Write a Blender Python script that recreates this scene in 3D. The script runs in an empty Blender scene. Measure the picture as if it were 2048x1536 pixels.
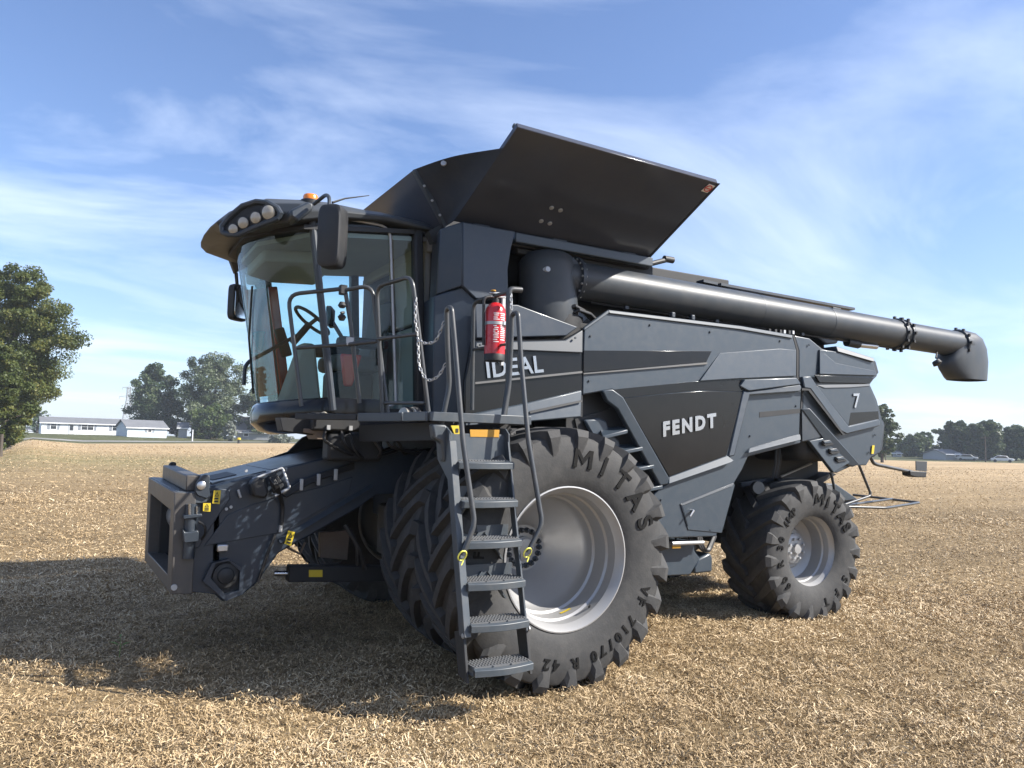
import bpy, bmesh, math, random
import numpy as np
from mathutils import Vector, Matrix

random.seed(7)
rng = np.random.default_rng(7)
scene = bpy.context.scene
COL = scene.collection
rad = math.radians

# ------------------------------------------------------------------ camera, light, exposure
CAM = np.array([-3.367, -7.515, 1.867])
YAW, PITCH, ROLL, FPX = rad(29.248), rad(4.476), rad(1.399), 1528.2     # FPX: focal length in pixels of a 2048 wide frame
_fw = np.array([math.sin(YAW)*math.cos(PITCH), math.cos(YAW)*math.cos(PITCH), math.sin(PITCH)])
_r0 = np.array([math.cos(YAW), -math.sin(YAW), 0.0])
_u0 = np.cross(_r0, _fw)
_r = _r0*math.cos(ROLL) + _u0*math.sin(ROLL)
_u = -_r0*math.sin(ROLL) + _u0*math.cos(ROLL)
cd = bpy.data.cameras.new('camera')
cam = bpy.data.objects.new('camera', cd)
COL.objects.link(cam)
cam.matrix_world = Matrix(((_r[0], _u[0], -_fw[0], CAM[0]), (_r[1], _u[1], -_fw[1], CAM[1]),
                           (_r[2], _u[2], -_fw[2], CAM[2]), (0, 0, 0, 1)))
cd.sensor_width = 36.0
cd.lens = 36.0*FPX/2048.0
cd.clip_start = 0.1
cd.clip_end = 6000
scene.camera = cam

TO_SUN = Vector((1.05, -0.79, 1.02)).normalized()
SUN_EL = math.asin(TO_SUN.z)
SUN_AZ = math.atan2(TO_SUN.x, TO_SUN.y)
sd = bpy.data.lights.new('sun', 'SUN')
sd.energy = 5.0
sd.angle = rad(0.53)
sd.color = (1.0, 0.95, 0.87)
sun = bpy.data.objects.new('sun', sd)
COL.objects.link(sun)
sun.rotation_euler = TO_SUN.to_track_quat('Z', 'Y').to_euler()
sun.location = (20, -15, 30)

world = bpy.data.worlds.new('World')
scene.world = world
world.use_nodes = True
wn, wl = world.node_tree.nodes, world.node_tree.links
wn.clear()
def N(t, tree_nodes, **kw):
    n = tree_nodes.new(t)
    for k, v in kw.items():
        setattr(n, k, v)
    return n
w_out = N('ShaderNodeOutputWorld', wn)
w_bg = N('ShaderNodeBackground', wn)
w_bg.inputs['Strength'].default_value = 0.094
sky = N('ShaderNodeTexSky', wn, sky_type='NISHITA', sun_disc=False)
sky.sun_elevation = SUN_EL
sky.sun_rotation = SUN_AZ
sky.altitude = 200
sky.air_density = 1.0
sky.dust_density = 0.9
sky.ozone_density = 2.2
# thin cirrus: noise on a high flat layer (direction projected on a plane far above)
geo = N('ShaderNodeNewGeometry', wn)
tc = N('ShaderNodeTexCoord', wn)
sep = N('ShaderNodeSeparateXYZ', wn)
wl.new(tc.outputs['Generated'], sep.inputs[0])
mz = N('ShaderNodeMath', wn, operation='MAXIMUM'); mz.inputs[1].default_value = 0.0
wl.new(sep.outputs['Z'], mz.inputs[0])
az_ = N('ShaderNodeMath', wn, operation='ADD'); az_.inputs[1].default_value = 0.12
wl.new(mz.outputs[0], az_.inputs[0])
dx = N('ShaderNodeMath', wn, operation='DIVIDE'); dy = N('ShaderNodeMath', wn, operation='DIVIDE')
wl.new(sep.outputs['X'], dx.inputs[0]); wl.new(az_.outputs[0], dx.inputs[1])
wl.new(sep.outputs['Y'], dy.inputs[0]); wl.new(az_.outputs[0], dy.inputs[1])
comb = N('ShaderNodeCombineXYZ', wn)
wl.new(dx.outputs[0], comb.inputs[0]); wl.new(dy.outputs[0], comb.inputs[1])
mp = N('ShaderNodeMapping', wn)
mp.inputs['Rotation'].default_value = (0, 0, rad(-62))
mp.inputs['Scale'].default_value = (0.55, 1.15, 1)
mp.inputs['Location'].default_value = (0.7, 2.1, 0)
wl.new(comb.outputs[0], mp.inputs[0])
n1 = N('ShaderNodeTexNoise', wn); n1.inputs['Scale'].default_value = 1.1
n1.inputs['Detail'].default_value = 9; n1.inputs['Roughness'].default_value = 0.58; n1.inputs['Distortion'].default_value = 0.55
wl.new(mp.outputs[0], n1.inputs['Vector'])
mp2 = N('ShaderNodeMapping', wn)
mp2.inputs['Rotation'].default_value = (0, 0, rad(20))
mp2.inputs['Scale'].default_value = (0.30, 0.34, 1)
mp2.inputs['Location'].default_value = (4.0, 0.4, 0)
wl.new(comb.outputs[0], mp2.inputs[0])
n2 = N('ShaderNodeTexNoise', wn); n2.inputs['Scale'].default_value = 1.4
n2.inputs['Detail'].default_value = 4; n2.inputs['Roughness'].default_value = 0.5
wl.new(mp2.outputs[0], n2.inputs['Vector'])
r1 = N('ShaderNodeMapRange', wn); r1.inputs['From Min'].default_value = 0.43; r1.inputs['From Max'].default_value = 0.80
wl.new(n1.outputs['Fac'], r1.inputs['Value'])
r2 = N('ShaderNodeMapRange', wn); r2.inputs['To Min'].default_value = 0.28; r2.inputs['From Min'].default_value = 0.33; r2.inputs['From Max'].default_value = 0.62
wl.new(n2.outputs['Fac'], r2.inputs['Value'])
mul = N('ShaderNodeMath', wn, operation='MULTIPLY')
wl.new(r1.outputs[0], mul.inputs[0]); wl.new(r2.outputs[0], mul.inputs[1])
mul2 = N('ShaderNodeMath', wn, operation='MULTIPLY'); mul2.inputs[1].default_value = 0.74
wl.new(mul.outputs[0], mul2.inputs[0])
mixc = N('ShaderNodeMix', wn, data_type='RGBA')
wl.new(mul2.outputs[0], mixc.inputs['Factor'])
tintm = N('ShaderNodeMix', wn, data_type='RGBA', blend_type='MULTIPLY')
tintm.inputs['Factor'].default_value = 1.0
tintm.inputs['B'].default_value = (0.92, 0.97, 1.13, 1)
wl.new(sky.outputs[0], tintm.inputs['A'])
wl.new(tintm.outputs['Result'], mixc.inputs['A'])
mixc.inputs['B'].default_value = (7.6, 8.3, 9.5, 1)
wl.new(mixc.outputs['Result'], w_bg.inputs['Color'])
wl.new(w_bg.outputs[0], w_out.inputs['Surface'])

scene.view_settings.view_transform = 'Standard'
scene.view_settings.look = 'None'
scene.view_settings.gamma = 1
scene.view_settings.exposure = 1.05
scene.view_settings.use_curve_mapping = False
scene.render.engine = 'CYCLES'
scene.cycles.max_bounces = 8
scene.cycles.transparent_max_bounces = 12
scene.cycles.caustics_reflective = False
scene.cycles.caustics_refractive = False
scene.cycles.use_denoising = True
scene.cycles.sample_clamp_indirect = 6.0

# ------------------------------------------------------------------ helpers
def ray(px, py):
    return (px-1024.0)/FPX*_r - (py-768.0)/FPX*_u + _fw

def at(px, py, X=None, Y=None, Z=None, plane=None):
    """the point of a plane of the machine that the camera sees at this place of the photograph"""
    d = ray(px, py)
    if plane is not None:
        o, n = np.array(plane[0], float), np.array(plane[1], float)
        t = ((o-CAM) @ n)/(d @ n)
    else:
        i, v = (0, X) if X is not None else (1, Y) if Y is not None else (2, Z)
        t = (v-CAM[i])/d[i]
    p = CAM + d*t
    return Vector((float(p[0]), float(p[1]), float(p[2])))

def tag(o, label=None, cat=None, group=None, kind=None):
    if label: o['label'] = label
    if cat: o['category'] = cat
    if group: o['group'] = group
    if kind: o['kind'] = kind
    return o

def empty(name, loc=(0, 0, 0), rz=0.0, parent=None):
    o = bpy.data.objects.new(name, None)
    COL.objects.link(o)
    o.location = loc
    o.rotation_euler = (0, 0, rz)
    o.empty_display_size = 0.2
    if parent: o.parent = parent
    return o

def fillet(pts, rr, k=5):
    pts = [Vector(p) for p in pts]
    out = [pts[0]]
    for i in range(1, len(pts)-1):
        a, b, c = pts[i-1], pts[i], pts[i+1]
        u, v = (a-b), (c-b)
        d = min(rr, u.length*0.45, v.length*0.45)
        p, q = b+u.normalized()*d, b+v.normalized()*d
        for j in range(k+1):
            t = j/k
            out.append((1-t)**2*p + 2*t*(1-t)*b + t*t*q)
    out.append(pts[-1])
    return out

class MB:
    """collects shapes and links them as ONE mesh object"""
    def __init__(self):
        self.v, self.f = [], []
    def add(self, vs, fs):
        n = len(self.v)
        self.v += [tuple(p) for p in vs]
        self.f += [tuple(i+n for i in f) for f in fs]
        return self
    def prism(self, pts, vec):
        pts = [Vector(p) for p in pts]
        vec = Vector(vec)
        n = len(pts)
        nrm = Vector((0, 0, 0))
        for i in range(n):
            nrm += pts[i].cross(pts[(i+1) % n])
        if nrm.dot(vec) > 0:
            pts = pts[::-1]
        vs = pts + [p+vec for p in pts]
        fs = [tuple(range(n)), tuple(range(2*n-1, n-1, -1))]
        for i in range(n):
            j = (i+1) % n
            fs.append((i, i+n, j+n, j))
        return self.add(vs, fs)
    def box(self, c, s, rot=None):
        c = Vector(c)
        vs = []
        for z in (-.5, .5):
            for x, y in ((-.5, -.5), (.5, -.5), (.5, .5), (-.5, .5)):
                p = Vector((x*s[0], y*s[1], z*s[2]))
                if rot: p = rot @ p
                vs.append(c+p)
        return self.add(vs, [(3, 2, 1, 0), (4, 5, 6, 7), (0, 1, 5, 4), (1, 2, 6, 5), (2, 3, 7, 6), (3, 0, 4, 7)])
    def hexa(self, a, b):
        """two quads joined into a block (corner order matches)"""
        vs = [Vector(p) for p in a] + [Vector(p) for p in b]
        return self.add(vs, [(3, 2, 1, 0), (4, 5, 6, 7), (0, 1, 5, 4), (1, 2, 6, 5), (2, 3, 7, 6), (3, 0, 4, 7)])
    def beam(self, p0, p1, w, h, up=(0, 0, 1)):
        p0, p1, up = Vector(p0), Vector(p1), Vector(up)
        d = (p1-p0).normalized()
        s = d.cross(up).normalized()
        t = s.cross(d).normalized()
        q = lambda p: [p-s*w/2-t*h/2, p+s*w/2-t*h/2, p+s*w/2+t*h/2, p-s*w/2+t*h/2]
        return self.hexa(q(p0), q(p1))
    def tube(self, pts, r, n=10, closed=False, cap=True):
        pts = [Vector(p) for p in pts]
        m = len(pts)
        rs = r if isinstance(r, (list, tuple)) else [r]*m
        tan = []
        for i in range(m):
            a = pts[(i-1) % m] if (closed or i > 0) else pts[i]
            b = pts[(i+1) % m] if (closed or i < m-1) else pts[i]
            tan.append((b-a).normalized())
        ref = Vector((0, 0, 1)) if abs(tan[0].z) < 0.9 else Vector((1, 0, 0))
        nrm = tan[0].cross(ref).normalized()
        rings = []
        for i in range(m):
            nrm = (nrm - tan[i]*nrm.dot(tan[i])).normalized()
            bn = tan[i].cross(nrm)
            rings.append([pts[i] + (nrm*math.cos(2*math.pi*k/n) + bn*math.sin(2*math.pi*k/n))*rs[i] for k in range(n)])
        return self.loft(rings, cap=cap and not closed, loop=closed)
    def loft(self, rings, cap=True, loop=False, closed=True):
        n = len(rings[0]); m = len(rings)
        vs = [p for rg in rings for p in rg]
        fs = []
        for i in range(m if loop else m-1):
            for k in range(n if closed else n-1):
                a, b = i*n+k, i*n+(k+1) % n
                c, d = ((i+1) % m)*n+(k+1) % n, ((i+1) % m)*n+k
                fs.append((a, b, c, d))
        if cap:
            fs.append(tuple(range(n-1, -1, -1)))
            fs.append(tuple(range((m-1)*n, m*n)))
        return self.add(vs, fs)
    def lathe(self, prof, o, axis, n=48):
        """prof: (distance along axis, radius)"""
        o, ax = Vector(o), Vector(axis).normalized()
        ref = Vector((0, 0, 1)) if abs(ax.z) < .9 else Vector((1, 0, 0))
        u = ax.cross(ref).normalized(); w = ax.cross(u)
        rings = [[o + ax*a + (u*math.cos(2*math.pi*k/n)+w*math.sin(2*math.pi*k/n))*max(r, 1e-4) for k in range(n)] for a, r in prof]
        return self.loft(rings, cap=True)
    def disc(self, o, axis, r, th, n=16):
        return self.lathe([(0, r*0.96), (0, r), (th*.8, r), (th, r*.9)], o, axis, n)
    def build(self, name, mat, parent=None, bevel=0.0, smooth=True, seg=2, angle=35, origin=None):
        me = bpy.data.meshes.new(name)
        vs = self.v
        if origin is not None:
            ox, oy, oz = origin
            vs = [(x-ox, y-oy, z-oz) for x, y, z in vs]
        me.from_pydata(vs, [], self.f)
        bm = bmesh.new(); bm.from_mesh(me)
        bmesh.ops.recalc_face_normals(bm, faces=bm.faces)
        bm.to_mesh(me); bm.free()
        if smooth:
            me.polygons.foreach_set('use_smooth', [True]*len(me.polygons))
            me.set_sharp_from_angle(angle=rad(angle))
        me.materials.append(mat)
        o = bpy.data.objects.new(name, me)
        COL.objects.link(o)
        if origin is not None: o.location = origin
        if parent: o.parent = parent
        if bevel > 0:
            b = o.modifiers.new('bevel', 'BEVEL')
            b.width = bevel; b.segments = seg; b.limit_method = 'ANGLE'; b.angle_limit = rad(30)
            b.harden_normals = False
        return o

def np_mesh(name, verts, faces, mat, parent=None, attrs=None, smooth=False):
    """big mesh from numpy arrays (all quads or all tris)"""
    me = bpy.data.meshes.new(name)
    nv, nf, k = len(verts), len(faces), faces.shape[1]
    me.vertices.add(nv); me.vertices.foreach_set('co', verts.astype(np.float32).ravel())
    me.loops.add(nf*k); me.loops.foreach_set('vertex_index', faces.astype(np.int32).ravel())
    me.polygons.add(nf)
    me.polygons.foreach_set('loop_start', np.arange(0, nf*k, k, dtype=np.int32))
    try: me.polygons.foreach_set('loop_total', np.full(nf, k, dtype=np.int32))
    except Exception: pass
    for an, arr in (attrs or {}).items():
        at_ = me.attributes.new(an, 'FLOAT', 'POINT')
        at_.data.foreach_set('value', arr.astype(np.float32))
    me.update(calc_edges=True)
    if smooth: me.polygons.foreach_set('use_smooth', [True]*nf)
    me.materials.append(mat)
    o = bpy.data.objects.new(name, me)
    COL.objects.link(o)
    if parent: o.parent = parent
    return o

def copy_tree(o, parent=None):
    c = o.copy(); COL.objects.link(c)
    if parent: c.parent = parent
    for ch in list(o.children):
        copy_tree(ch, c)
    return c

# ------------------------------------------------------------------ materials
def mat_new(name):
    m = bpy.data.materials.new(name); m.use_nodes = True
    nt = m.node_tree
    return m, nt.nodes, nt.links, nt.nodes['Principled BSDF']

def paint(name, col, rough=.4, metal=0.0, coat=0.0, dust=0.12, dustcol=(.22, .19, .15), nscale=6.0, bump=0.0, bscale=90, spec=.5, vary=.12, stretch=(1, 1, 1)):
    m, n, l, p = mat_new(name)
    tcn = n.new('ShaderNodeTexCoord'); mpn = n.new('ShaderNodeMapping'); mpn.inputs['Scale'].default_value = stretch
    l.new(tcn.outputs['Object'], mpn.inputs[0])
    nz = n.new('ShaderNodeTexNoise'); nz.inputs['Scale'].default_value = nscale; nz.inputs['Detail'].default_value = 8; nz.inputs['Roughness'].default_value = .65
    l.new(mpn.outputs[0], nz.inputs['Vector'])
    mr = n.new('ShaderNodeMapRange'); mr.inputs['From Min'].default_value = .42; mr.inputs['From Max'].default_value = .72; mr.inputs['To Max'].default_value = dust
    l.new(nz.outputs['Fac'], mr.inputs['Value'])
    mx = n.new('ShaderNodeMix'); mx.data_type = 'RGBA'
    mx.inputs['A'].default_value = (*col, 1); mx.inputs['B'].default_value = (*dustcol, 1)
    l.new(mr.outputs[0], mx.inputs['Factor'])
    nz2 = n.new('ShaderNodeTexNoise'); nz2.inputs['Scale'].default_value = nscale*.27; nz2.inputs['Detail'].default_value = 4
    l.new(mpn.outputs[0], nz2.inputs['Vector'])
    mr2 = n.new('ShaderNodeMapRange'); mr2.inputs['To Min'].default_value = 1-vary; mr2.inputs['To Max'].default_value = 1+vary
    l.new(nz2.outputs['Fac'], mr2.inputs['Value'])
    vm = n.new('ShaderNodeVectorMath'); vm.operation = 'SCALE'
    l.new(mx.outputs['Result'], vm.inputs[0]); l.new(mr2.outputs[0], vm.inputs['Scale'])
    l.new(vm.outputs[0], p.inputs['Base Color'])
    mr3 = n.new('ShaderNodeMapRange'); mr3.inputs['To Min'].default_value = max(rough-.08, .02); mr3.inputs['To Max'].default_value = rough+.14
    l.new(nz.outputs['Fac'], mr3.inputs['Value']); l.new(mr3.outputs[0], p.inputs['Roughness'])
    p.inputs['Metallic'].default_value = metal
    p.inputs['Specular IOR Level'].default_value = spec
    p.inputs['Coat Weight'].default_value = coat
    p.inputs['Coat Roughness'].default_value = .12
    if bump > 0:
        nb = n.new('ShaderNodeTexNoise'); nb.inputs['Scale'].default_value = bscale; nb.inputs['Detail'].default_value = 3
        l.new(tcn.outputs['Object'], nb.inputs['Vector'])
        bp = n.new('ShaderNodeBump'); bp.inputs['Strength'].default_value = bump; bp.inputs['Distance'].default_value = .01
        l.new(nb.outputs['Fac'], bp.inputs['Height']); l.new(bp.outputs[0], p.inputs['Normal'])
    return m

M = {}
M['grey'] = paint('grey_paint', (.033, .047, .063), rough=.40, coat=.15, dust=.05, nscale=16, vary=.03, bump=.02, bscale=3)
M['greydark'] = paint('dark_grey_paint', (.022, .031, .043), rough=.45, coat=.1, dust=.08)
M['shaded_grey'] = paint('shaded_grey_paint', (.017, .028, .045), rough=.42, coat=.15, dust=.07)  # copy of the machine grey with shade painted into its colour
M['black'] = paint('black_plastic', (.014, .015, .017), rough=.55, dust=.06)
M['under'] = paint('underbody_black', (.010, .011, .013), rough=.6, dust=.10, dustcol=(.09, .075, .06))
M['gloss'] = paint('gloss_black', (.010, .010, .011), rough=.10, coat=0, dust=.02, nscale=3, vary=.05, spec=.28)
M['lid'] = paint('brown_grey_panel', (.054, .060, .080), rough=.13, coat=0, dust=.03, vary=.04, spec=.42)
M['frame'] = paint('brownish_frame_paint', (.060, .057, .055), rough=.42, dust=.35, dustcol=(.12, .095, .07), nscale=9)  # warm grey mottled with brown
M['auger'] = paint('auger_paint', (.048, .055, .063), rough=.40, coat=0, spec=.28, dust=.09, vary=.06)
M['rail'] = paint('rail_paint', (.040, .044, .048), rough=.36, coat=.1, dust=.15)
M['ladder'] = paint('ladder_paint', (.056, .068, .080), rough=.4, dust=.14, nscale=12)
M['steel'] = paint('bare_steel', (.55, .55, .55), rough=.32, metal=.9, dust=.1)
M['badge'] = paint('satin_badge', (.36, .37, .38), rough=.25, metal=.9, dust=.05)
M['trim'] = paint('satin_trim', (.075, .077, .08), rough=.55, metal=.0, dust=.2, spec=.2)
M['galv'] = paint('galvanised', (.42, .43, .44), rough=.5, metal=.6, dust=.2, nscale=20)
M['chrome'] = paint('chrome', (.46, .46, .47), rough=.22, metal=1.0, dust=.02)
M['rim'] = paint('silver_rim', (.37, .368, .365), rough=.38, metal=.38, dust=.12, dustcol=(.2, .18, .15), vary=.05, spec=.5)
M['rubber'] = paint('tyre_rubber', (.040, .040, .040), rough=.72, dust=.5, dustcol=(.088, .084, .079), nscale=11, bump=.15, bscale=60, spec=.35)
M['letter'] = paint('tyre_letter', (.009, .009, .009), rough=.75, dust=.04, spec=.15)
M['tread'] = paint('worn_tread', (.17, .175, .18), rough=.5, metal=.3, dust=.3, nscale=14)
M['brown'] = paint('primer_brown', (.17, .125, .095), rough=.5, dust=.3, nscale=8)
M['yellow'] = paint('yellow_sticker', (.58, .43, .02), rough=.5, dust=.1)
M['orange_plate'] = paint('amber_sticker', (.42, .21, .01), rough=.45, dust=.06)
M['red'] = paint('red_enamel', (.50, .012, .016), rough=.25, coat=.4, dust=.03)
M['white'] = paint('white_print', (.75, .75, .74), rough=.5, dust=.06)
M['beige'] = paint('cab_trim', (.32, .315, .295), rough=.75, dust=.1)
M['seat'] = paint('seat_fabric', (.11, .105, .10), rough=.85, dust=.2, nscale=30)
M['fabric'] = paint('tank_tarp', (.014, .020, .032), rough=.7, dust=.08, bump=.3, bscale=10)
M['hose'] = paint('black_hose', (.012, .012, .013), rough=.45, dust=.05)
M['amber'] = paint('amber_lens', (.75, .20, .01), rough=.15, coat=.5, dust=.0)
M['lens'] = paint('lamp_lens', (.36, .33, .27), rough=.12, coat=.5, dust=.02, nscale=60, vary=.4)
M['red_reflection'] = paint('red_reflection', (.45, .02, .015), rough=.2, coat=.4, dust=.0)  # colour of the red reflections painted into the cab
M['tie'] = paint('yellow_cable_tie', (.75, .72, .12), rough=.5, dust=.0)
M['mirror'] = paint('mirror_face', (.85, .87, .88), rough=.03, metal=1.0, dust=.0)

def glass_mat(name, tint, refl=1.0):
    m, n, l, p = mat_new(name)
    n.remove(p)
    out = n['Material Output']
    tr = n.new('ShaderNodeBsdfTransparent'); tr.inputs[0].default_value = (*tint, 1)
    gl = n.new('ShaderNodeBsdfGlossy'); gl.inputs['Roughness'].default_value = .015
    fr = n.new('ShaderNodeFresnel'); fr.inputs['IOR'].default_value = 1.5
    ml = n.new('ShaderNodeMath'); ml.operation = 'MULTIPLY'; ml.inputs[1].default_value = refl
    ml.use_clamp = True
    l.new(fr.outputs[0], ml.inputs[0])
    mx = n.new('ShaderNodeMixShader')
    l.new(ml.outputs[0], mx.inputs[0]); l.new(tr.outputs[0], mx.inputs[1]); l.new(gl.outputs[0], mx.inputs[2])
    l.new(mx.outputs[0], out.inputs['Surface'])
    return m
M['glass'] = glass_mat('cab_glass', (.76, .92, .92), .8)
M['window'] = paint('dark_window', (.02, .025, .03), rough=.08, coat=.3, dust=0)

def text_obj(name, s, mat, parent, origin, right, up, size, extrude=.004, offset=0.0, shear=0.0, spacing=1.0, align='LEFT', proud=None):
    """raised lettering built as a mesh: baseline origin, right and up directions"""
    cu = bpy.data.curves.new(name, 'FONT')
    cu.body = s; cu.size = size; cu.extrude = extrude; cu.offset = offset; cu.shear = shear
    cu.space_character = spacing; cu.align_x = align; cu.resolution_u = 3
    tmp = bpy.data.objects.new('tmp_text', cu)
    COL.objects.link(tmp)
    bpy.context.view_layer.update()
    dg = bpy.context.evaluated_depsgraph_get()
    me = bpy.data.meshes.new_from_object(tmp.evaluated_get(dg))
    bpy.data.objects.remove(tmp); bpy.data.curves.remove(cu)
    right, up = Vector(right).normalized(), Vector(up).normalized()
    up = (up - right*up.dot(right)).normalized()
    nz = right.cross(up)
    mw = Matrix(((right.x, up.x, nz.x, origin[0]), (right.y, up.y, nz.y, origin[1]), (right.z, up.z, nz.z, origin[2]), (0, 0, 0, 1)))
    me.transform(mw)
    me.name = name
    me.materials.clear(); me.materials.append(mat)
    o = bpy.data.objects.new(name, me); COL.objects.link(o)
    if parent: o.parent = parent
    return o
# ------------------------------------------------------------------ land: field, verge, road (heights follow the photograph's gentle rise)
CX, CY = CAM[0], CAM[1]
def bearing(px):
    d = ray(px, 768+122)
    return math.atan2(d[0], d[1])               # clockwise from +Y
def y_hor(px): return 862.7+.0244*px
_px =   np.array([-400, -150, 0, 60, 165, 330, 560, 1000, 1500, 1800, 2048, 2300, 2700])
_de =   np.array([60, 75, 88, 112, 125, 140, 165, 190, 200, 200, 200, 200, 200.])     # where the stubble ends
_ye =   np.array([898, 896, 892, 877, 884.5, 885.5, 886, 897, 910, 919.5, 924, 930, 940.])   # row of that edge in the photograph
_zf =   np.array([1.3, 1.4, 1.5, 1.6, 1.62, 1.55, 1.5, 1.2, 1.0, .95, .95, .9, .9])      # height of the ground behind it
_be = np.array([bearing(p) for p in _px])
_ze = CAM[2] - _de*(_ye - y_hor(_px))/FPX
_half = math.pi
def prof_at(b):
    de = np.interp(b, _be, _de); ze = np.interp(b, _be, _ze); zf = np.interp(b, _be, _zf)
    # outside the picture the land levels out
    w = np.clip((np.abs(b-YAW)-rad(42))/rad(35), 0, 1)
    return de*(1-w)+150*w, ze*(1-w)+.3*w, zf*(1-w)+.8*w
def smooth(t): t = np.clip(t, 0, 1); return t*t*(3-2*t)
def ground_z(x, y):
    dx_, dy_ = np.asarray(x)-CX, np.asarray(y)-CY
    d = np.hypot(dx_, dy_)
    b = np.arctan2(dx_, dy_); b = np.where(b < YAW-math.pi, b+2*math.pi, b); b = np.where(b > YAW+math.pi, b-2*math.pi, b)
    de, ze, zf = prof_at(b)
    z = ze*smooth((d-25)/(de-25))
    z = z + (zf-ze)*smooth((d-de)/40.0)
    return z
def hash_noise(x, y, s, seed=0):
    """smooth value noise on numpy arrays"""
    g = np.random.default_rng(100+seed).random((256, 256))
    u, v = np.asarray(x)/s, np.asarray(y)/s
    i, j = np.floor(u).astype(int), np.floor(v).astype(int)
    fu, fv = u-i, v-j
    fu, fv = fu*fu*(3-2*fu), fv*fv*(3-2*fv)
    a = g[i & 255, j & 255]; b = g[(i+1) & 255, j & 255]; c = g[i & 255, (j+1) & 255]; d = g[(i+1) & 255, (j+1) & 255]
    return (a*(1-fu)+b*fu)*(1-fv)+(c*(1-fu)+d*fu)*fv - .5
def bumps(x, y):
    return .05*hash_noise(x, y, 1.3, 1) + .035*hash_noise(x, y, .42, 2) + .02*hash_noise(x, y, .17, 3)

def ground_material(name, cols, scale, bump, rowdir=None, patch=None, patchcol=None):
    m, n, l, p = mat_new(name)
    g = n.new('ShaderNodeNewGeometry')
    nz = n.new('ShaderNodeTexNoise'); nz.inputs['Scale'].default_value = scale; nz.inputs['Detail'].default_value = 12; nz.inputs['Roughness'].default_value = .72
    mp_ = n.new('ShaderNodeMapping'); mp_.inputs['Scale'].default_value = (1, 1, 1)
    l.new(g.outputs['Position'], mp_.inputs[0]); l.new(mp_.outputs[0], nz.inputs['Vector'])
    cr = n.new('ShaderNodeValToRGB')
    el = cr.color_ramp.elements
    el[0].position = .30; el[0].color = (*cols[0], 1)
    el[1].position = .70; el[1].color = (*cols[2], 1)
    e = el.new(.5); e.color = (*cols[1], 1)
    l.new(nz.outputs['Fac'], cr.inputs[0])
    # large tonal drift, stretched along the harvest rows
    nz2 = n.new('ShaderNodeTexNoise'); nz2.inputs['Scale'].default_value = .16; nz2.inputs['Detail'].default_value = 6; nz2.inputs['Roughness'].default_value = .62
    mp2_ = n.new('ShaderNodeMapping'); mp2_.inputs['Rotation'].default_value = (0, 0, rad(-5)); mp2_.inputs['Scale'].default_value = (.25, 1.6, 1)
    l.new(g.outputs['Position'], mp2_.inputs[0]); l.new(mp2_.outputs[0], nz2.inputs['Vector'])
    mr = n.new('ShaderNodeMapRange'); mr.inputs['From Min'].default_value = .3; mr.inputs['From Max'].default_value = .7
    mr.inputs['To Min'].default_value = .72; mr.inputs['To Max'].default_value = 1.2
    l.new(nz2.outputs['Fac'], mr.inputs['Value'])
    sc = n.new('ShaderNodeVectorMath'); sc.operation = 'SCALE'
    l.new(cr.outputs['Color'], sc.inputs[0]); l.new(mr.outputs[0], sc.inputs['Scale'])
    last = sc.outputs[0]
    if patch:
        ac = n.new('ShaderNodeAttribute'); ac.attribute_name = 'cover'
        cm = n.new('ShaderNodeMix'); cm.data_type = 'RGBA'; 
        cr2 = n.new('ShaderNodeValToRGB'); e2 = cr2.color_ramp.elements
        e2[0].position = .34; e2[0].color = (.28, .197, .108, 1); e2[1].position = .66; e2[1].color = (.51, .38, .225, 1)
        l.new(nz.outputs['Fac'], cr2.inputs[0]); l.new(cr2.outputs['Color'], cm.inputs['B'])
        cs_ = n.new('ShaderNodeVectorMath'); cs_.operation = 'SCALE'
        l.new(cm.outputs['Result'], cs_.inputs[0]); l.new(mr.outputs[0], cs_.inputs['Scale'])
        l.new(ac.outputs['Fac'], cm.inputs['Factor']); l.new(cr.outputs['Color'], cm.inputs['A'])
        last = cs_.outputs[0]
    if patch:
        at_ = n.new('ShaderNodeAttribute'); at_.attribute_name = 'weeds'
        nz3 = n.new('ShaderNodeTexNoise'); nz3.inputs['Scale'].default_value = .9; nz3.inputs['Detail'].default_value = 8
        l.new(mp2_.outputs[0], nz3.inputs['Vector'])
        mm = n.new('ShaderNodeMath'); mm.operation = 'MULTIPLY'
        mr5 = n.new('ShaderNodeMapRange'); mr5.inputs['From Min'].default_value = .35; mr5.inputs['From Max'].default_value = .6
        l.new(nz3.outputs['Fac'], mr5.inputs['Value'])
        l.new(at_.outputs['Fac'], mm.inputs[0]); l.new(mr5.outputs[0], mm.inputs[1])
        mx = n.new('ShaderNodeMix'); mx.data_type = 'RGBA'
        l.new(mm.outputs[0], mx.inputs['Factor']); l.new(last, mx.inputs['A']); mx.inputs['B'].default_value = (*patchcol, 1)
        last = mx.outputs['Result']
    l.new(last, p.inputs['Base Color'])
    p.inputs['Roughness'].default_value = .9
    p.inputs['Specular IOR Level'].default_value = .15
    nb = n.new('ShaderNodeTexNoise'); nb.inputs['Scale'].default_value = scale*1.7; nb.inputs['Detail'].default_value = 8; nb.inputs['Roughness'].default_value = .7
    l.new(g.outputs['Position'], nb.inputs['Vector'])
    bp = n.new('ShaderNodeBump'); bp.inputs['Strength'].default_value = bump; bp.inputs['Distance'].default_value = .08
    l.new(nb.outputs['Fac'], bp.inputs['Height']); l.new(bp.outputs[0], p.inputs['Normal'])
    return m
M['stubble'] = ground_material('stubble_ground', ((.085, .058, .032), (.25, .178, .095), (.43, .32, .18)), 7.0, .9, patch=True, patchcol=(.17, .165, .07))
M['grass'] = ground_material('mown_grass', ((.04, .044, .018), (.075, .08, .035), (.14, .135, .07)), 1.2, .5)
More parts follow.
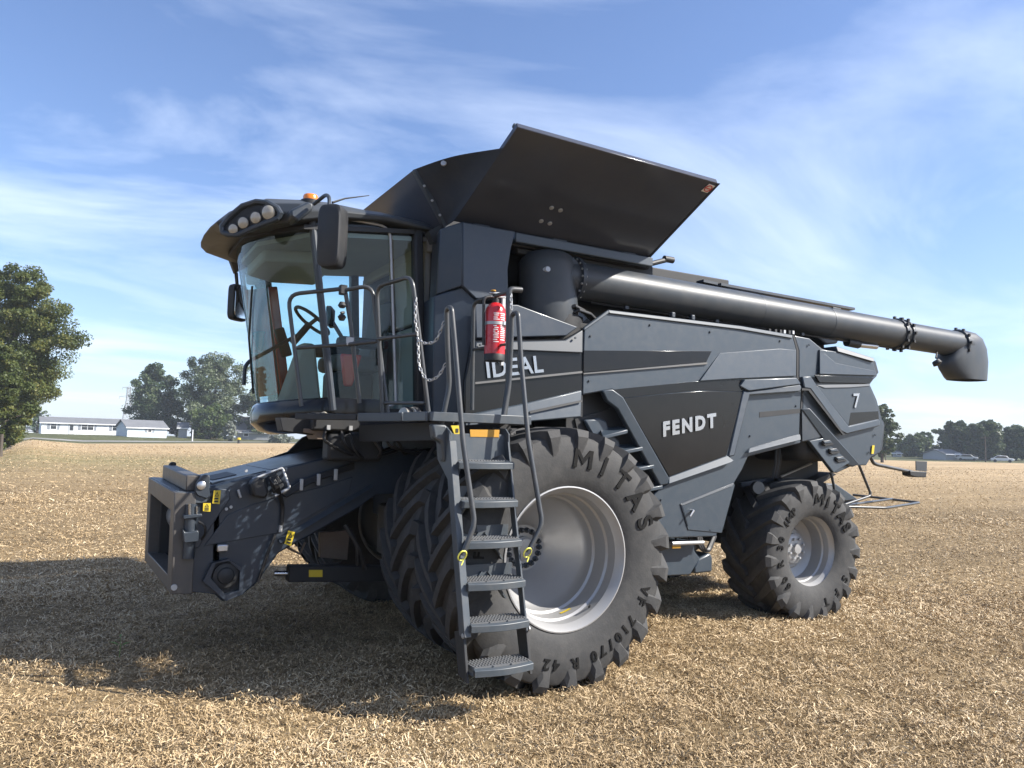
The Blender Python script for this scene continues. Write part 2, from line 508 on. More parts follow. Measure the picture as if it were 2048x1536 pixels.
M['asphalt'] = ground_material('road_surface', ((.16, .155, .15), (.22, .215, .20), (.28, .27, .26)), 3.0, .2)

def polar(name, mat, rfun, bs, kind='structure', rel=True, lift=0.0, weeds=False):
    rows = []
    for b in bs:
        rr = rfun(b)
        rows.append(np.stack([CX+rr*math.sin(b), CY+rr*math.cos(b)], 1))
    P = np.array(rows)                                  # nb, nr, 2
    nb, nr = P.shape[:2]
    x, y = P[..., 0].ravel(), P[..., 1].ravel()
    d = np.hypot(x-CX, y-CY)
    z = ground_z(x, y) + lift + (bumps(x, y)*np.clip((60-d)/40, 0, 1) if rel else 0)
    V = np.stack([x, y, z], 1)
    i = np.arange(nb*nr).reshape(nb, nr)
    a, b_, c, d_ = i[:-1, :-1].ravel(), i[1:, :-1].ravel(), i[1:, 1:].ravel(), i[:-1, 1:].ravel()
    F = np.stack([a, d_, c, b_], 1)
    attrs = None
    if weeds:
        # a green weedy belt on the left part of the field
        bb = np.arctan2(x-CX, y-CY)
        w = np.exp(-((d-60-8*hash_noise(x, y, 14, 8))/15)**2)*np.clip((bearing(700)-bb)/rad(9), 0, 1)
        attrs = {'weeds': .8*w, 'cover': smooth((d-22)/70)}
    o = np_mesh(name, V, F, mat, attrs=attrs, smooth=True)
    return tag(o, kind=kind)
full = np.concatenate([np.linspace(YAW-math.pi, YAW-rad(45), 40)[:-1], np.linspace(YAW-rad(45), YAW+rad(45), 260), np.linspace(YAW+rad(45), YAW+math.pi, 40)[1:]])
def r_field(b):
    de = float(prof_at(np.array(b))[0])
    near = np.linspace(0.3, 16, 150)
    far = np.geomspace(16.2, de, 60)
    return np.concatenate([near, far])
field = polar('field', M['stubble'], r_field, full, weeds=True)
def r_far(b):
    de = float(prof_at(np.array(b))[0])
    return np.concatenate([np.linspace(de-1.0, de+45, 14), np.geomspace(de+60, 1700, 12)])
polar('grass_land', M['grass'], r_far, full, rel=False, lift=-.004)
def r_road(b):
    de = float(prof_at(np.array(b))[0])
    return np.array([de+9, de+11.5, de+14.])
polar('road', M['asphalt'], r_road, np.linspace(bearing(-500), bearing(1150), 90), rel=False, lift=.03)

# loose straw and chaff lying on the field: real pieces near the camera, thinning out with distance
def straw(n, dmin, dmax, lmin, lmax, w, seed, spread=50):
    g = np.random.default_rng(seed)
    d = np.sqrt(dmin**2 + (dmax**2-dmin**2)*g.random(n)**1.7)
    b = YAW + rad(spread)*(2*g.random(n)-1)
    x, y = CX+d*np.sin(b), CY+d*np.cos(b)
    z = ground_z(x, y)+bumps(x, y)*np.clip((60-d)/40, 0, 1)
    pn = hash_noise(x, y, .62, 5)+.7*hash_noise(x, y, .21, 6)+.5*hash_noise(x*.14, y, .55, 12)
    keep = g.random(n) < np.clip(.98+1.1*pn, .35, 1)
    x, y, z, pn = x[keep], y[keep], z[keep]+.03*np.clip(pn[keep], -.3, .6), pn[keep]
    d = d[keep]; n = len(x)
    L = lmin+(lmax-lmin)*g.random(n)**2
    a = g.random(n)*2*np.pi
    el = np.abs(g.normal(0, .24, n))
    dirv = np.stack([np.cos(a)*np.cos(el), np.sin(a)*np.cos(el), np.sin(el)], 1)
    side = np.stack([-np.sin(a), np.cos(a), g.normal(0, .6, n)], 1)
    side /= np.linalg.norm(side, axis=1)[:, None]
    ww = w*(.5+g.random(n))*(1+d/14)
    c = np.stack([x, y, z+.006+.03*g.random(n)**2], 1)
    mid = c + dirv*L[:, None]*.5 + np.stack([np.zeros(n), np.zeros(n), .012*g.random(n)], 1)
    bend = dirv + g.normal(0, .35, (n, 3)); bend /= np.linalg.norm(bend, axis=1)[:, None]
    end = mid + bend*L[:, None]*.5
    hw = side*ww[:, None]*.5
    V = np.stack([c-hw, c+hw, mid-hw, mid+hw, end-hw*.7, end+hw*.7], 1).reshape(-1, 3)
    k = np.arange(n)[:, None]*6
    F = np.concatenate([k+np.array([0, 1, 3, 2]), k+np.array([2, 3, 5, 4])], 0)
    t = np.repeat(np.clip((.75*g.random(n)+.15+.45*hash_noise(x, y, 1.7, 9)+.2*hash_noise(x, y, .3, 10))*np.clip(1.3-d/60, .35, 1)+.55*(1-np.clip(1.3-d/60, .35, 1)), 0, 1), 6)
    return V, F, t
def straw_material():
    m, n, l, p = mat_new('straw')
    at_ = n.new('ShaderNodeAttribute'); at_.attribute_name = 'tint'
    cr = n.new('ShaderNodeValToRGB'); el = cr.color_ramp.elements
    el[0].position = 0; el[0].color = (.15, .103, .055, 1)
    el[1].position = 1; el[1].color = (.68, .55, .36, 1)
    e = el.new(.45); e.color = (.39, .28, .15, 1)
    e = el.new(.75); e.color = (.51, .38, .225, 1)
    l.new(at_.outputs['Fac'], cr.inputs[0]); l.new(cr.outputs[0], p.inputs['Base Color'])
    p.inputs['Roughness'].default_value = .6
    p.inputs['Specular IOR Level'].default_value = .3
    return m
M['straw'] = straw_material()
parts_ = [straw(310000, 3.6, 12, .012, .072, .0032, 1), straw(6000, 4.0, 12, .06, .15, .0038, 8), straw(130000, 4.0, 13, .006, .024, .006, 7), straw(170000, 10, 28, .02, .09, .0046, 2), straw(80000, 24, 115, .05, .18, .006, 3)]
VV, FF, TT, base_ = [], [], [], 0
for v, f, t in parts_:
    VV.append(v); FF.append(f+base_); TT.append(t); base_ += len(v)
# cut stalks still standing in faint rows
g_ = np.random.default_rng(21)
rows_ = []
for yr in np.arange(-6.5, 24, .38):
    xs = np.arange(-9, 26, .07); xs = xs[g_.random(len(xs)) < .40]+g_.normal(0, .03, 1)
    xs = xs + g_.normal(0, .03, len(xs))
    rows_.append(np.stack([xs, np.full(len(xs), yr)+g_.normal(0, .035, len(xs))], 1))
P_ = np.concatenate(rows_); n_ = len(P_)
x_, y_ = P_[:, 0], P_[:, 1]
z_ = ground_z(x_, y_)+bumps(x_, y_)
h_ = .025+.05*g_.random(n_); a_ = g_.random(n_)*2*np.pi
b0 = np.stack([x_, y_, z_-.01], 1); tip_ = b0+np.stack([g_.normal(0, .02, n_), g_.normal(0, .02, n_), h_], 1)
s_ = np.stack([np.cos(a_), np.sin(a_), np.zeros(n_)], 1)*.0035; q_ = np.stack([-np.sin(a_), np.cos(a_), np.zeros(n_)], 1)*.0035
Vs = np.stack([b0-s_, b0+s_, tip_+s_, tip_-s_, b0-q_, b0+q_, tip_+q_, tip_-q_], 1).reshape(-1, 3)
Fs = (np.arange(n_)[:, None, None]*8+np.array([[0, 1, 2, 3], [4, 5, 6, 7]])[None]).reshape(-1, 4)
VV.append(Vs); FF.append(Fs+base_); TT.append(np.repeat(.25+.5*g_.random(n_), 8)); base_ += len(Vs)
st_ = np_mesh('straw', np.concatenate(VV), np.concatenate(FF), M['straw'], attrs={'tint': np.concatenate(TT)})
tag(st_, 'dry bean straw and chaff lying over the harvested field', 'straw', kind='stuff')

# ------------------------------------------------------------------ background
def spot(px, D, dz=0.0):
    b = bearing(px)
    x, y = CX+D*math.sin(b), CY+D*math.cos(b)
    return Vector((x, y, float(ground_z(x, y))+dz))
def depth(px, D): return D*math.cos(bearing(px)-YAW)
def size(px, D, n): return n*depth(px, D)/FPX

def leaf_material(name, c0, c1, c2):
    m, n, l, p = mat_new(name)
    at_ = n.new('ShaderNodeAttribute'); at_.attribute_name = 'tint'
    cr = n.new('ShaderNodeValToRGB'); el = cr.color_ramp.elements
    el[0].position = 0; el[0].color = (*c0, 1); el[1].position = 1; el[1].color = (*c2, 1)
    e = el.new(.55); e.color = (*c1, 1)
    l.new(at_.outputs['Fac'], cr.inputs[0])
    l.new(cr.outputs[0], p.inputs['Base Color'])
    p.inputs['Roughness'].default_value = .55
    p.inputs['Specular IOR Level'].default_value = .4
    tr = n.new('ShaderNodeBsdfTranslucent'); l.new(cr.outputs[0], tr.inputs[0])
    mx = n.new('ShaderNodeMixShader'); mx.inputs[0].default_value = .36
    l.new(p.outputs[0], mx.inputs[1]); l.new(tr.outputs[0], mx.inputs[2]); l.new(mx.outputs[0], n['Material Output'].inputs['Surface'])
    return m
M['leaf_maple'] = leaf_material('maple_leaves', (.040, .060, .016), (.095, .12, .028), (.20, .18, .045))
M['leaf_ash'] = leaf_material('ash_leaves', (.026, .052, .020), (.060, .095, .034), (.17, .20, .10))
M['leaf_silver'] = leaf_material('silver_maple_leaves', (.03, .055, .022), (.085, .115, .045), (.33, .36, .26))
M['leaf_dark'] = leaf_material('dark_leaves', (.026, .044, .016), (.058, .085, .028), (.11, .135, .045))
M['leaf_light'] = leaf_material('shrub_leaves', (.035, .06, .015), (.08, .115, .03), (.16, .19, .06))
M['leaf_pale'] = leaf_material('pale_shrub_leaves', (.10, .12, .08), (.25, .27, .22), (.5, .5, .45))
M['bark'] = paint('bark', (.07, .055, .042), rough=.9, dust=.4, dustcol=(.14, .12, .10), nscale=3, stretch=(1, 1, .2))

def tree(name, label, cat, px, D, top, base_row, half_w, mat, nleaf, leaf, lobes=None, trunk_h=.25, group=None, seed=1, shape='round', clump=1.0, dz=0.0, trunk_r=None):
    """tapered trunk and limbs, leaf clumps at the limb ends"""
    g = np.random.default_rng(seed)
    p = spot(px, D, dz)
    H = size(px, D, base_row-top); W = size(px, D, half_w)
    root = empty(name, p)
    tag(root, label, cat, group)
    tr_ = MB()
    r0 = trunk_r or max(.12, H*.022)
    lean = Vector((g.normal(0, .02), g.normal(0, .02), 1))
    trunk = [Vector((0, 0, -.4)), lean*H*trunk_h*.6, lean*H*trunk_h, lean*H*.6, lean*H*.85]
    tr_.tube(trunk, [r0*1.4, r0, r0*.85, r0*.45, r0*.12], 8)
    tips = []
    nlimb = 34 if lobes is None else lobes
    for i in range(nlimb):
        t = trunk_h*.75 + (1-trunk_h*.75)*((i+.5)/nlimb)
        s = (t-trunk_h*.75)/(1-trunk_h*.75)
        if shape == 'round': wr = W*(max(math.sin(math.pi*(s*.86+.12)), 0)**.6)
        elif shape == 'cone': wr = W*(.22+.85*(1-s)**.8)*min(1, .5+s*3)
        else: wr = W*(max(math.sin(math.pi*(s*.8+.18)), 0)**.5)
        a = i*2.39996+g.normal(0, .3)
        rr = wr*(.55+.5*g.random())
        tip = Vector((math.cos(a)*rr, math.sin(a)*rr, H*(t*.95+.03)))
        st = lean*(H*max(trunk_h*.5, t*.72-.04))
        md = st.lerp(tip, .5)+Vector((g.normal(0, .04)*W, g.normal(0, .04)*W, .04*H))
        tr_.tube([st, md, tip], [r0*.32*(1.1-s), r0*.2*(1.1-s), r0*.05], 5)
        tips.append((tip, wr))
        for q in range(3):
            u = .45+.5*g.random()
            b = st.lerp(tip, u)+Vector(tuple(g.normal(0, .16*W, 3)))*clump
            tips.append((b, wr*.8))
    tr_.build('trunk', M['bark'], root)
    k = len(tips)
    per = nleaf//k
    C = np.array([tuple(t[0]) for t in tips]); R_c = np.array([.16*W+.11*t[1] for t in tips])*clump
    idx = np.repeat(np.arange(k), per); n = len(idx)
    v = g.normal(0, 1, (n, 3)); v /= np.linalg.norm(v, axis=1)[:, None]
    rad_ = (g.random(n)**.45)[:, None]
    Pn = C[idx]+v*rad_*(R_c[idx]*(.7+.6*g.random(k)[idx]))[:, None]*np.array([1, 1, .72])
    Pn[:, 2] = np.maximum(Pn[:, 2], .05*H)
    nrm = v*.6+g.normal(0, .6, (n, 3))+np.array([0, 0, .45]); nrm /= np.linalg.norm(nrm, axis=1)[:, None]
    rv = g.normal(0, 1, (n, 3)); u = np.cross(nrm, rv); u /= np.linalg.norm(u, axis=1)[:, None]; w = np.cross(nrm, u)
    L = leaf*(.6+.8*g.random(n))[:, None]
    V = np.stack([Pn-u*L*.5, Pn+w*L*.33, Pn+u*L*.5, Pn-w*L*.33], 1).reshape(-1, 3)
    F = np.arange(n*4).reshape(n, 4)
    base_t = g.random(k)[idx]*.5
    tint = np.repeat(np.clip(base_t+.5*g.random(n)**1.5, 0, 1), 4)
    crown = np_mesh('crown', V, F, mat, root, {'tint': tint})
    return root
# left edge
tree('shade_tree', 'huge spreading shade tree at the left edge, its drooping boughs reaching over the house roof', 'tree', 10, 78, 496, 872, 116, M['leaf_maple'], 100000, .19, lobes=64, trunk_h=.24, seed=11, clump=.78, shape='round')
tree('shade_tree', 'lower yellowing bushy tree in front of the huge tree at the left edge', 'tree', -22, 66, 640, 868, 70, M['leaf_maple'], 36000, .19, lobes=36, trunk_h=.10, seed=12, clump=.8)
tree('maple_tree', 'tall dark green tree with pointed top rising behind the pale blue shed', 'tree', 302, 196, 734, 872, 50, M['leaf_ash'], 26000, .48, lobes=34, trunk_h=.12, shape='oval', seed=13)
tree('silver_maple_tree', 'broad round tree with pale glinting leaves left of the combine cab', 'tree', 424, 190, 708, 876, 76, M['leaf_silver'], 40000, .42, lobes=50, trunk_h=.15, seed=14, clump=.85)
tree('small_maple_tree', 'small light green tree under the broad round tree', 'tree', 420, 176, 812, 876, 40, M['leaf_light'], 7000, .5, lobes=20, trunk_h=.1, seed=15)
tree('spruce_tree', 'narrow dark conifer peeping out behind the cab windscreen', 'tree', 512, 186, 728, 877, 26, M['leaf_ash'], 9000, .5, lobes=40, trunk_h=.05, shape='cone', seed=16)
tree('shade_tree', 'dark tree filling the gap below the shed gable and the round tree', 'tree', 352, 205, 800, 874, 26, M['leaf_dark'], 6000, .5, lobes=20, trunk_h=.1, seed=17)
tree('pale_shrub', 'pale silvery shrub in front of the dark roofed house', 'shrub', 457, 170, 842, 881, 14, M['leaf_pale'], 2500, .5, lobes=14, trunk_h=.05, seed=18)
tree('pale_shrub', 'low wide pale shrub seen under the cab nose', 'shrub', 560, 172, 866, 882, 24, M['leaf_pale'], 2500, .5, lobes=14, trunk_h=.05, seed=19)
tree('dead_tree', 'thin half bare tree between the left shade tree and the white house', 'tree', 72, 200, 815, 866, 22, M['leaf_ash'], 900, .5, lobes=20, trunk_h=.3, seed=20, trunk_r=.16)
# right side
tree('cottonwood_tree', 'tall ragged tree with bare lower limbs just behind the rear of the combine', 'tree', 1764, 150, 802, 918, 34, M['leaf_dark'], 9000, .42, lobes=30, trunk_h=.22, seed=31, clump=.8)
tree('bush_tree', 'rounded light green tree cluster left of the grey barn', 'tree', 1828, 235, 876, 919, 30, M['leaf_light'], 7000, .7, lobes=24, trunk_h=.08, seed=32)
tree('bush_tree', 'dark pointed tree between the light green cluster and the big oaks', 'tree', 1851, 240, 868, 919, 16, M['leaf_ash'], 4000, .7, lobes=20, trunk_h=.08, shape='oval', seed=33)
tree('bush_tree', 'small dark conifer at the left end of the right hand treeline', 'tree', 1790, 240, 892, 917, 9, M['leaf_dark'], 2000, .6, lobes=18, trunk_h=.05, shape='cone', seed=34)
tree('oak_tree', 'big round oak standing over the grey barn', 'tree', 1912, 225, 846, 921, 34, M['leaf_dark'], 12000, .7, lobes=32, trunk_h=.16, seed=35)
tree('oak_tree', 'tallest oak of the right hand treeline, behind the utility pole', 'tree', 1972, 222, 843, 922, 38, M['leaf_dark'], 13000, .7, lobes=32, trunk_h=.2, seed=36)
tree('oak_tree', 'oak cut off by the right edge of the picture', 'tree', 2032, 226, 855, 924, 36, M['leaf_ash'], 11000, .7, lobes=30, trunk_h=.15, seed=37)
tree('hedge_bush', 'dark bush between the grey barn and the light green trees', 'bush', 1872, 228, 893, 920, 14, M['leaf_dark'], 2500, .6, lobes=14, trunk_h=.05, seed=38)
for i, (px, top, hw) in enumerate(((20, 852, 40), (75, 853, 45), (150, 850, 60), (700, 855, 120), (900, 862, 160), (1100, 868, 160), (1350, 880, 160), (1560, 888, 160))):
    if i < 2:
        tree('distant_tree', ['far grey green tree line behind the left lawn', 'far tree just left of the white house'][i], 'tree', px, 620, top, 864, hw*.6, M['leaf_ash'], 1500, 2.2, lobes=16, trunk_h=.05, seed=50+i)

# houses
M['siding_white'] = paint('white_siding', (.78, .79, .80), rough=.6, dust=.06, nscale=1)
M['siding_blue'] = paint('pale_blue_siding', (.50, .57, .62), rough=.6, dust=.06, nscale=1)
M['siding_grey'] = paint('grey_siding', (.30, .31, .32), rough=.7, dust=.1, nscale=1)
M['shingle'] = paint('shingles', (.13, .135, .145), rough=.85, dust=.35, dustcol=(.2, .2, .2), nscale=2, vary=.2)
M['shutter'] = paint('shutter', (.22, .24, .27), rough=.6)
M['door_grey'] = paint('door_grey', (.45, .47, .48), rough=.5)
M['block'] = paint('foundation', (.30, .29, .27), rough=.9, dust=.2)
def house(name, label, cat, px, D, length_px, wall_px, roof_px, depthm, wall, turn, windows, door=None, gable_roof=True, eave=.35, dz=0.0):
    p = spot(px, D, dz)
    b = bearing(px)
    root = empty(name, p, rz=-b+rad(turn)); tag(root, label, cat)
    Lm = size(px, D, length_px); wh = size(px, D, wall_px); rh = size(px, D, roof_px)
    h = Lm/2
    # local axes: x along the facade, -y towards the camera
    body = MB().prism([(-h, 0, 0), (-h, depthm, 0), (-h, depthm, wh), (-h, depthm/2, wh+rh*.9), (-h, 0, wh)], (Lm, 0, 0))
    body.build('wall', wall, root, smooth=False)
    ns = int(wh/.3)
    sd_ = MB()
    for i in range(ns): sd_.box((0, -.012, .3*i+.16), (Lm-.02, .02, .27))
    tag(sd_.build('siding', wall, root, smooth=False), kind='stuff')
    MB().box((0, depthm/2, -.2), (Lm-.1, depthm-.1, .8)).build('foundation', M['block'], root)
    e = eave
    for s in (-1, 1):
        y0 = -e if s < 0 else depthm+e
        z0 = wh-e*rh/(depthm/2)
        A = [(-h-e, y0, z0), (h+e, y0, z0), (h+e, depthm/2, wh+rh), (-h-e, depthm/2, wh+rh)]
        MB().prism(A, (0, 0, .12)).build('roof', M['shingle'], root, smooth=False)
    MB().box((0, -e-.03, wh-e*rh/(depthm/2)+.03), (Lm+2*e, .05, .18)).build('gutter', M['siding_white'], root)
    for (fx, w, zc, hh, shut, npane) in windows:
        x = fx*Lm
        fr_ = MB().box((x, -.04, zc), (w+.16, .06, hh+.16)).build('window', M['siding_white'], root)
        for k in range(npane):
            pw = w/npane
            cx_ = x-w/2+pw*(k+.5)
            MB().box((cx_, -.075, zc+hh*.25), (pw-.08, .02, hh*.46)).build('pane', M['window'], fr_)
            MB().box((cx_, -.075, zc-hh*.25), (pw-.08, .02, hh*.46)).build('pane', M['window'], fr_)
        if shut:
            for s in (-1, 1): MB().box((x+s*(w/2+.08+.24), -.05, zc), (.40, .06, hh+.1)).build('shutter', M['shutter'], root)
    if door:
        fx, w, hh = door
        d_ = MB().box((fx*Lm, -.05, hh/2), (w, .06, hh)).build('door', M['door_grey'], root)
        MB().box((fx*Lm, -.09, hh*.62), (w*.55, .02, hh*.5)).build('pane', M['window'], d_)
        MB().box((fx*Lm, -.6, -.12), (w+.8, 1.1, .3)).build('doorstep', M['block'], root)
    return root
house('mobile_home', 'long low white house with grey shutters and a grey roof', 'house', 166, 172, 146, 22, 11, 7.5, M['siding_white'], 5, [(-.36, 1.0, 1.55, 1.25, True, 1), (.04, 2.1, 1.55, 1.25, True, 2), (.38, 1.0, 1.55, 1.25, True, 1)], door=(-.15, 1.0, 2.1))
house('shed', 'pale blue shed with one small window beside the white house', 'shed', 293, 165, 76, 20, 14, 6, M['siding_blue'], 20, [(.06, .7, 1.5, .8, True, 1)])
house('grey_cottage', 'small grey building half hidden under the broad round tree', 'shed', 364, 176, 16, 20, 10, 5, M['siding_grey'], 0, [])
house('dark_roofed_house', 'dark roofed house behind the cab nose and the pale shrub', 'house', 505, 185, 66, 16, 30, 9, M['siding_grey'], -8, [(-.2, 1.0, 1.4, 1.1, False, 1)])
house('brown_cabin', 'dark brown cabin in the shade of the broad round tree', 'shed', 408, 180, 50, 22, 8, 5, M['brown'], 0, [])
house('grey_barn', 'grey gabled barn under the oaks on the right', 'barn', 1908, 215, 34, 12, 9, 9, M['siding_grey'], 35, [(.2, 1.2, 1.2, .9, False, 1)])
house('low_house', 'low house with a white window left of the light green trees', 'house', 1794, 232, 16, 7, 5, 7, M['siding_grey'], 0, [(.2, 1.0, .8, .7, False, 1)])
house('long_house', 'long low grey house in the shade right of the barn', 'house', 1955, 222, 44, 7, 5, 7, M['siding_grey'], 0, [(-.1, 1.0, .8, .8, False, 1), (.25, 1.0, .8, .8, False, 1)])
house('far_white_shed', 'tiny far white shed on the lawn left of the white house', 'shed', 56, 420, 15, 4, 3, 6, M['siding_white'], 0, [])

# parked vehicles on the right (tiny)
def small_car(px, D, label, col, name='parked_car'):
    p = spot(px, D); b = bearing(px)
    root = empty(name, p, rz=-b); tag(root, label, 'car', 'vehicles parked by the far houses')
    prof = [(-2.2, .35), (2.2, .35), (2.25, .85), (1.3, .98), (.75, 1.5), (-1.0, 1.52), (-1.7, 1.0), (-2.25, .9)]
    MB().prism([(x, -.85, z) for x, z in prof], (0, 1.7, 0)).build('body', col, root, bevel=.1)
    MB().prism([(1.15, -.87, 1.0), (.68, -.87, 1.42), (-.95, -.87, 1.44), (-1.5, -.87, 1.02)], (0, .04, 0)).build('side_window', M['window'], root)
    for x in (-1.4, 1.4):
        for y in (-.86, .70):
            MB().lathe([(0, .33), (.16, .33)], (x, y, .33), (0, 1, 0), 14).build('wheel', M['rubber'], root)
small_car(2004, 205, 'white car parked by the bushes near the right edge', M['white'])
small_car(1934, 214, 'silver car parked in the shade beside the grey barn', M['galv'])
# poles and posts
def pole(name, label, cat, px, D, top, base_row, r, mat, cross=False, extra=None):
    p = spot(px, D); H = size(px, D, base_row-top)
    root = empty(name, p); tag(root, label, cat)
    MB().tube([(0, 0, -.5), (0, 0, H)], [r*1.2, r*.8], 8).build('pole', mat, root)
    b = bearing(px)
    if cross:
        c_, s_ = math.cos(b), -math.sin(b)
        MB().beam((-1.1*c_, -1.1*s_, H-.5), (1.1*c_, 1.1*s_, H-.5), .12, .14).build('crossarm', mat, root)
    if extra == 'cap':
        MB().lathe([(H-.3, r*1.2), (H-.25, r*1.7), (H+.05, r*1.7), (H+.12, .01)], (0, 0, 0), (0, 0, 1), 12).build('cap', M['yellow'], root)
    return root
pole('utility_pole', 'weathered utility pole in front of the tallest oak', 'utility pole', 1970.5, 202, 872, 925, .12, M['bark'], cross=True)
pole('utility_pole', 'slim pole behind the rear corner of the combine', 'utility pole', 1771, 190, 888, 922, .09, M['bark'])
pole('marker_post', 'short yellow capped marker post at the road edge', 'post', 477, 150, 873.5, 884, .22, M['black'], extra='cap')
pole('gate_post', 'grey wooden post at the left edge of the field', 'post', 2, 62, 850, 896, .13, M['bark'])
pole('mailbox_post', 'thin pale post by the dark cabin', 'post', 384, 160, 858, 881, .10, M['siding_white'])
# lattice power tower
def tower(px, D, top, base_row):
    p = spot(px, D); H = size(px, D, base_row-top); b = bearing(px)
    root = empty('power_pylon', p, rz=-b+rad(12)); tag(root, 'steel lattice power pylon behind the roofs of the white house and shed', 'pylon')
    bw, tw = H*.105, H*.03
    def corner(i, t):
        w = bw+(tw-bw)*min(t/.72, 1)
        return Vector((w*(1 if i in (0, 3) else -1), w*(1 if i < 2 else -1), H*t))
    lv = [0, .16, .30, .42, .53, .63, .72, .80, .88, .94]
    for i in range(4):
        MB().tube([corner(i, t) for t in lv], .11, 5).build('leg', M['galv'], root)
    br = MB()
    for i in range(4):
        j = (i+1) % 4
        for a, c in zip(lv[:-1], lv[1:]):
            br.tube([corner(i, a), corner(j, c)], .055, 4); br.tube([corner(j, a), corner(i, c)], .055, 4)
            br.tube([corner(i, c), corner(j, c)], .05, 4)
    br.build('bracing', M['galv'], root)
    for t, w in ((.74, .17), (.92, .12)):
        am = MB()
        for s in (-1, 1):
            am.tube([(0, -.5, H*t), (s*H*w, 0, H*(t+.012))], .09, 5); am.tube([(0, .5, H*t), (s*H*w, 0, H*(t+.012))], .09, 5); am.tube([(0, 0, H*(t+.045)), (s*H*w, 0, H*(t+.012))], .07, 5)
            am.tube([(s*H*w*.95, 0, H*(t+.01)), (s*H*w*.95, 0, H*(t-.04))], .1, 5)
        am.build('crossarm', M['galv'], root)
    MB().tube([(0, 0, H*.94), (0, 0, H)], .09, 5).build('mast', M['galv'], root)
tower(251, 330, 766, 868)
# a bean seedling that came up in the stubble, near the camera
def seedling(px, py, h, label):
    p = at(px, py, Z=0.0); p.z = float(bumps(np.array([p.x]), np.array([p.y]))[0])
    root = empty('seedling', p); tag(root, label, 'plant')
    MB().tube([(0, 0, -.01), (.005, 0, h*.5), (0, .004, h)], [.004, .003, .002], 6).build('stem', M['leaf_green'], root)
    for a, t, L in ((.3, .55, .09), (2.6, .6, .10), (4.4, .85, .07), (1.5, 1.0, .06)):
        d = Vector((math.cos(a), math.sin(a), .5)); s = Vector((-math.sin(a), math.cos(a), 0))
        o = Vector((0, 0, h*t))
        MB().add([o, o+d*L*.5+s*.012, o+d*L*.5-s*.012, o+d*L+Vector((0, 0, -.02))], [(0, 1, 3, 2)]).build('leaf', M['leaf_green'], root, smooth=False)
M['leaf_green'] = paint('seedling_green', (.16, .24, .07), rough=.6, dust=0)
seedling(238, 1316, .17, 'lone green seedling standing in the straw at the edge of the shadow')

# thin late-summer haze over the fields
hz_ = MB(); hz_.box((CX+300, CY+400, 19.0), (4400, 4400, 48.0))
mh, nh, lh, ph = mat_new('haze')
nh.remove(ph)
pv_ = nh.new('ShaderNodeVolumePrincipled')
pv_.inputs['Color'].default_value = (.82, .90, 1.0, 1)
pv_.inputs['Density'].default_value = .0004
lh.new(pv_.outputs[0], nh['Material Output'].inputs['Volume'])
tag(hz_.build('haze', mh, smooth=False), kind='stuff')
# ------------------------------------------------------------------ the combine harvester
# axes: X runs to the rear, -Y is the side facing the camera, Z up, origin on the ground under the front axle
comb_ = empty('combine_harvester', (0, 0, 0))
tag(comb_, 'dark grey combine harvester with dual front wheels, open grain tank and folded unloading auger', 'combine harvester')

def win(x0, y0, s):
    return lambda x, y: (x0+x/s, y0+y/s)
c1 = win(380, 360, 2.844); c2 = win(260, 840, 3.793); c3 = win(740, 820, 2.648); c4 = win(880, 560, 3.413)
c5 = win(1380, 560, 3.303); c6 = win(1280, 880, 3.413); c7 = win(800, 230, 3.012); c8 = win(380, 380, 5.485)
c9 = win(480, 440, 3.839); c10 = win(980, 440, 6.4); c11 = win(500, 760, 4.452); c12 = win(1600, 900, 7.314)
c13 = win(270, 900, 4.8); c14 = win(840, 560, 4.519); c15 = win(540, 840, 3.839)

def slab(name, pts, Y, depth, mat, parent=comb_, bevel=.006, seg=2, k=None):
    """plate in a plane of the machine side: outline from the photograph, thickness inwards"""
    pp = [at(*(k(*p) if k else p), Y=Y) for p in pts]
    return MB().prism(pp, (0, depth, 0)).build(name, mat, parent, bevel=bevel, seg=seg)
def slab3(name, pts, depth, mat, parent=comb_, bevel=.005, k=None):
    pp = [at(*(k(p[0], p[1]) if k else p[:2]), Y=p[2]) for p in pts]
    return MB().prism(pp, (0, depth, 0)).build(name, mat, parent, bevel=bevel)
def pipe(name, pts, r, mat, parent=comb_, fil=0.0, n=10):
    p = [Vector(q) for q in pts]
    if fil: p = fillet(p, fil)
    return MB().tube(p, r, n).build(name, mat, parent)

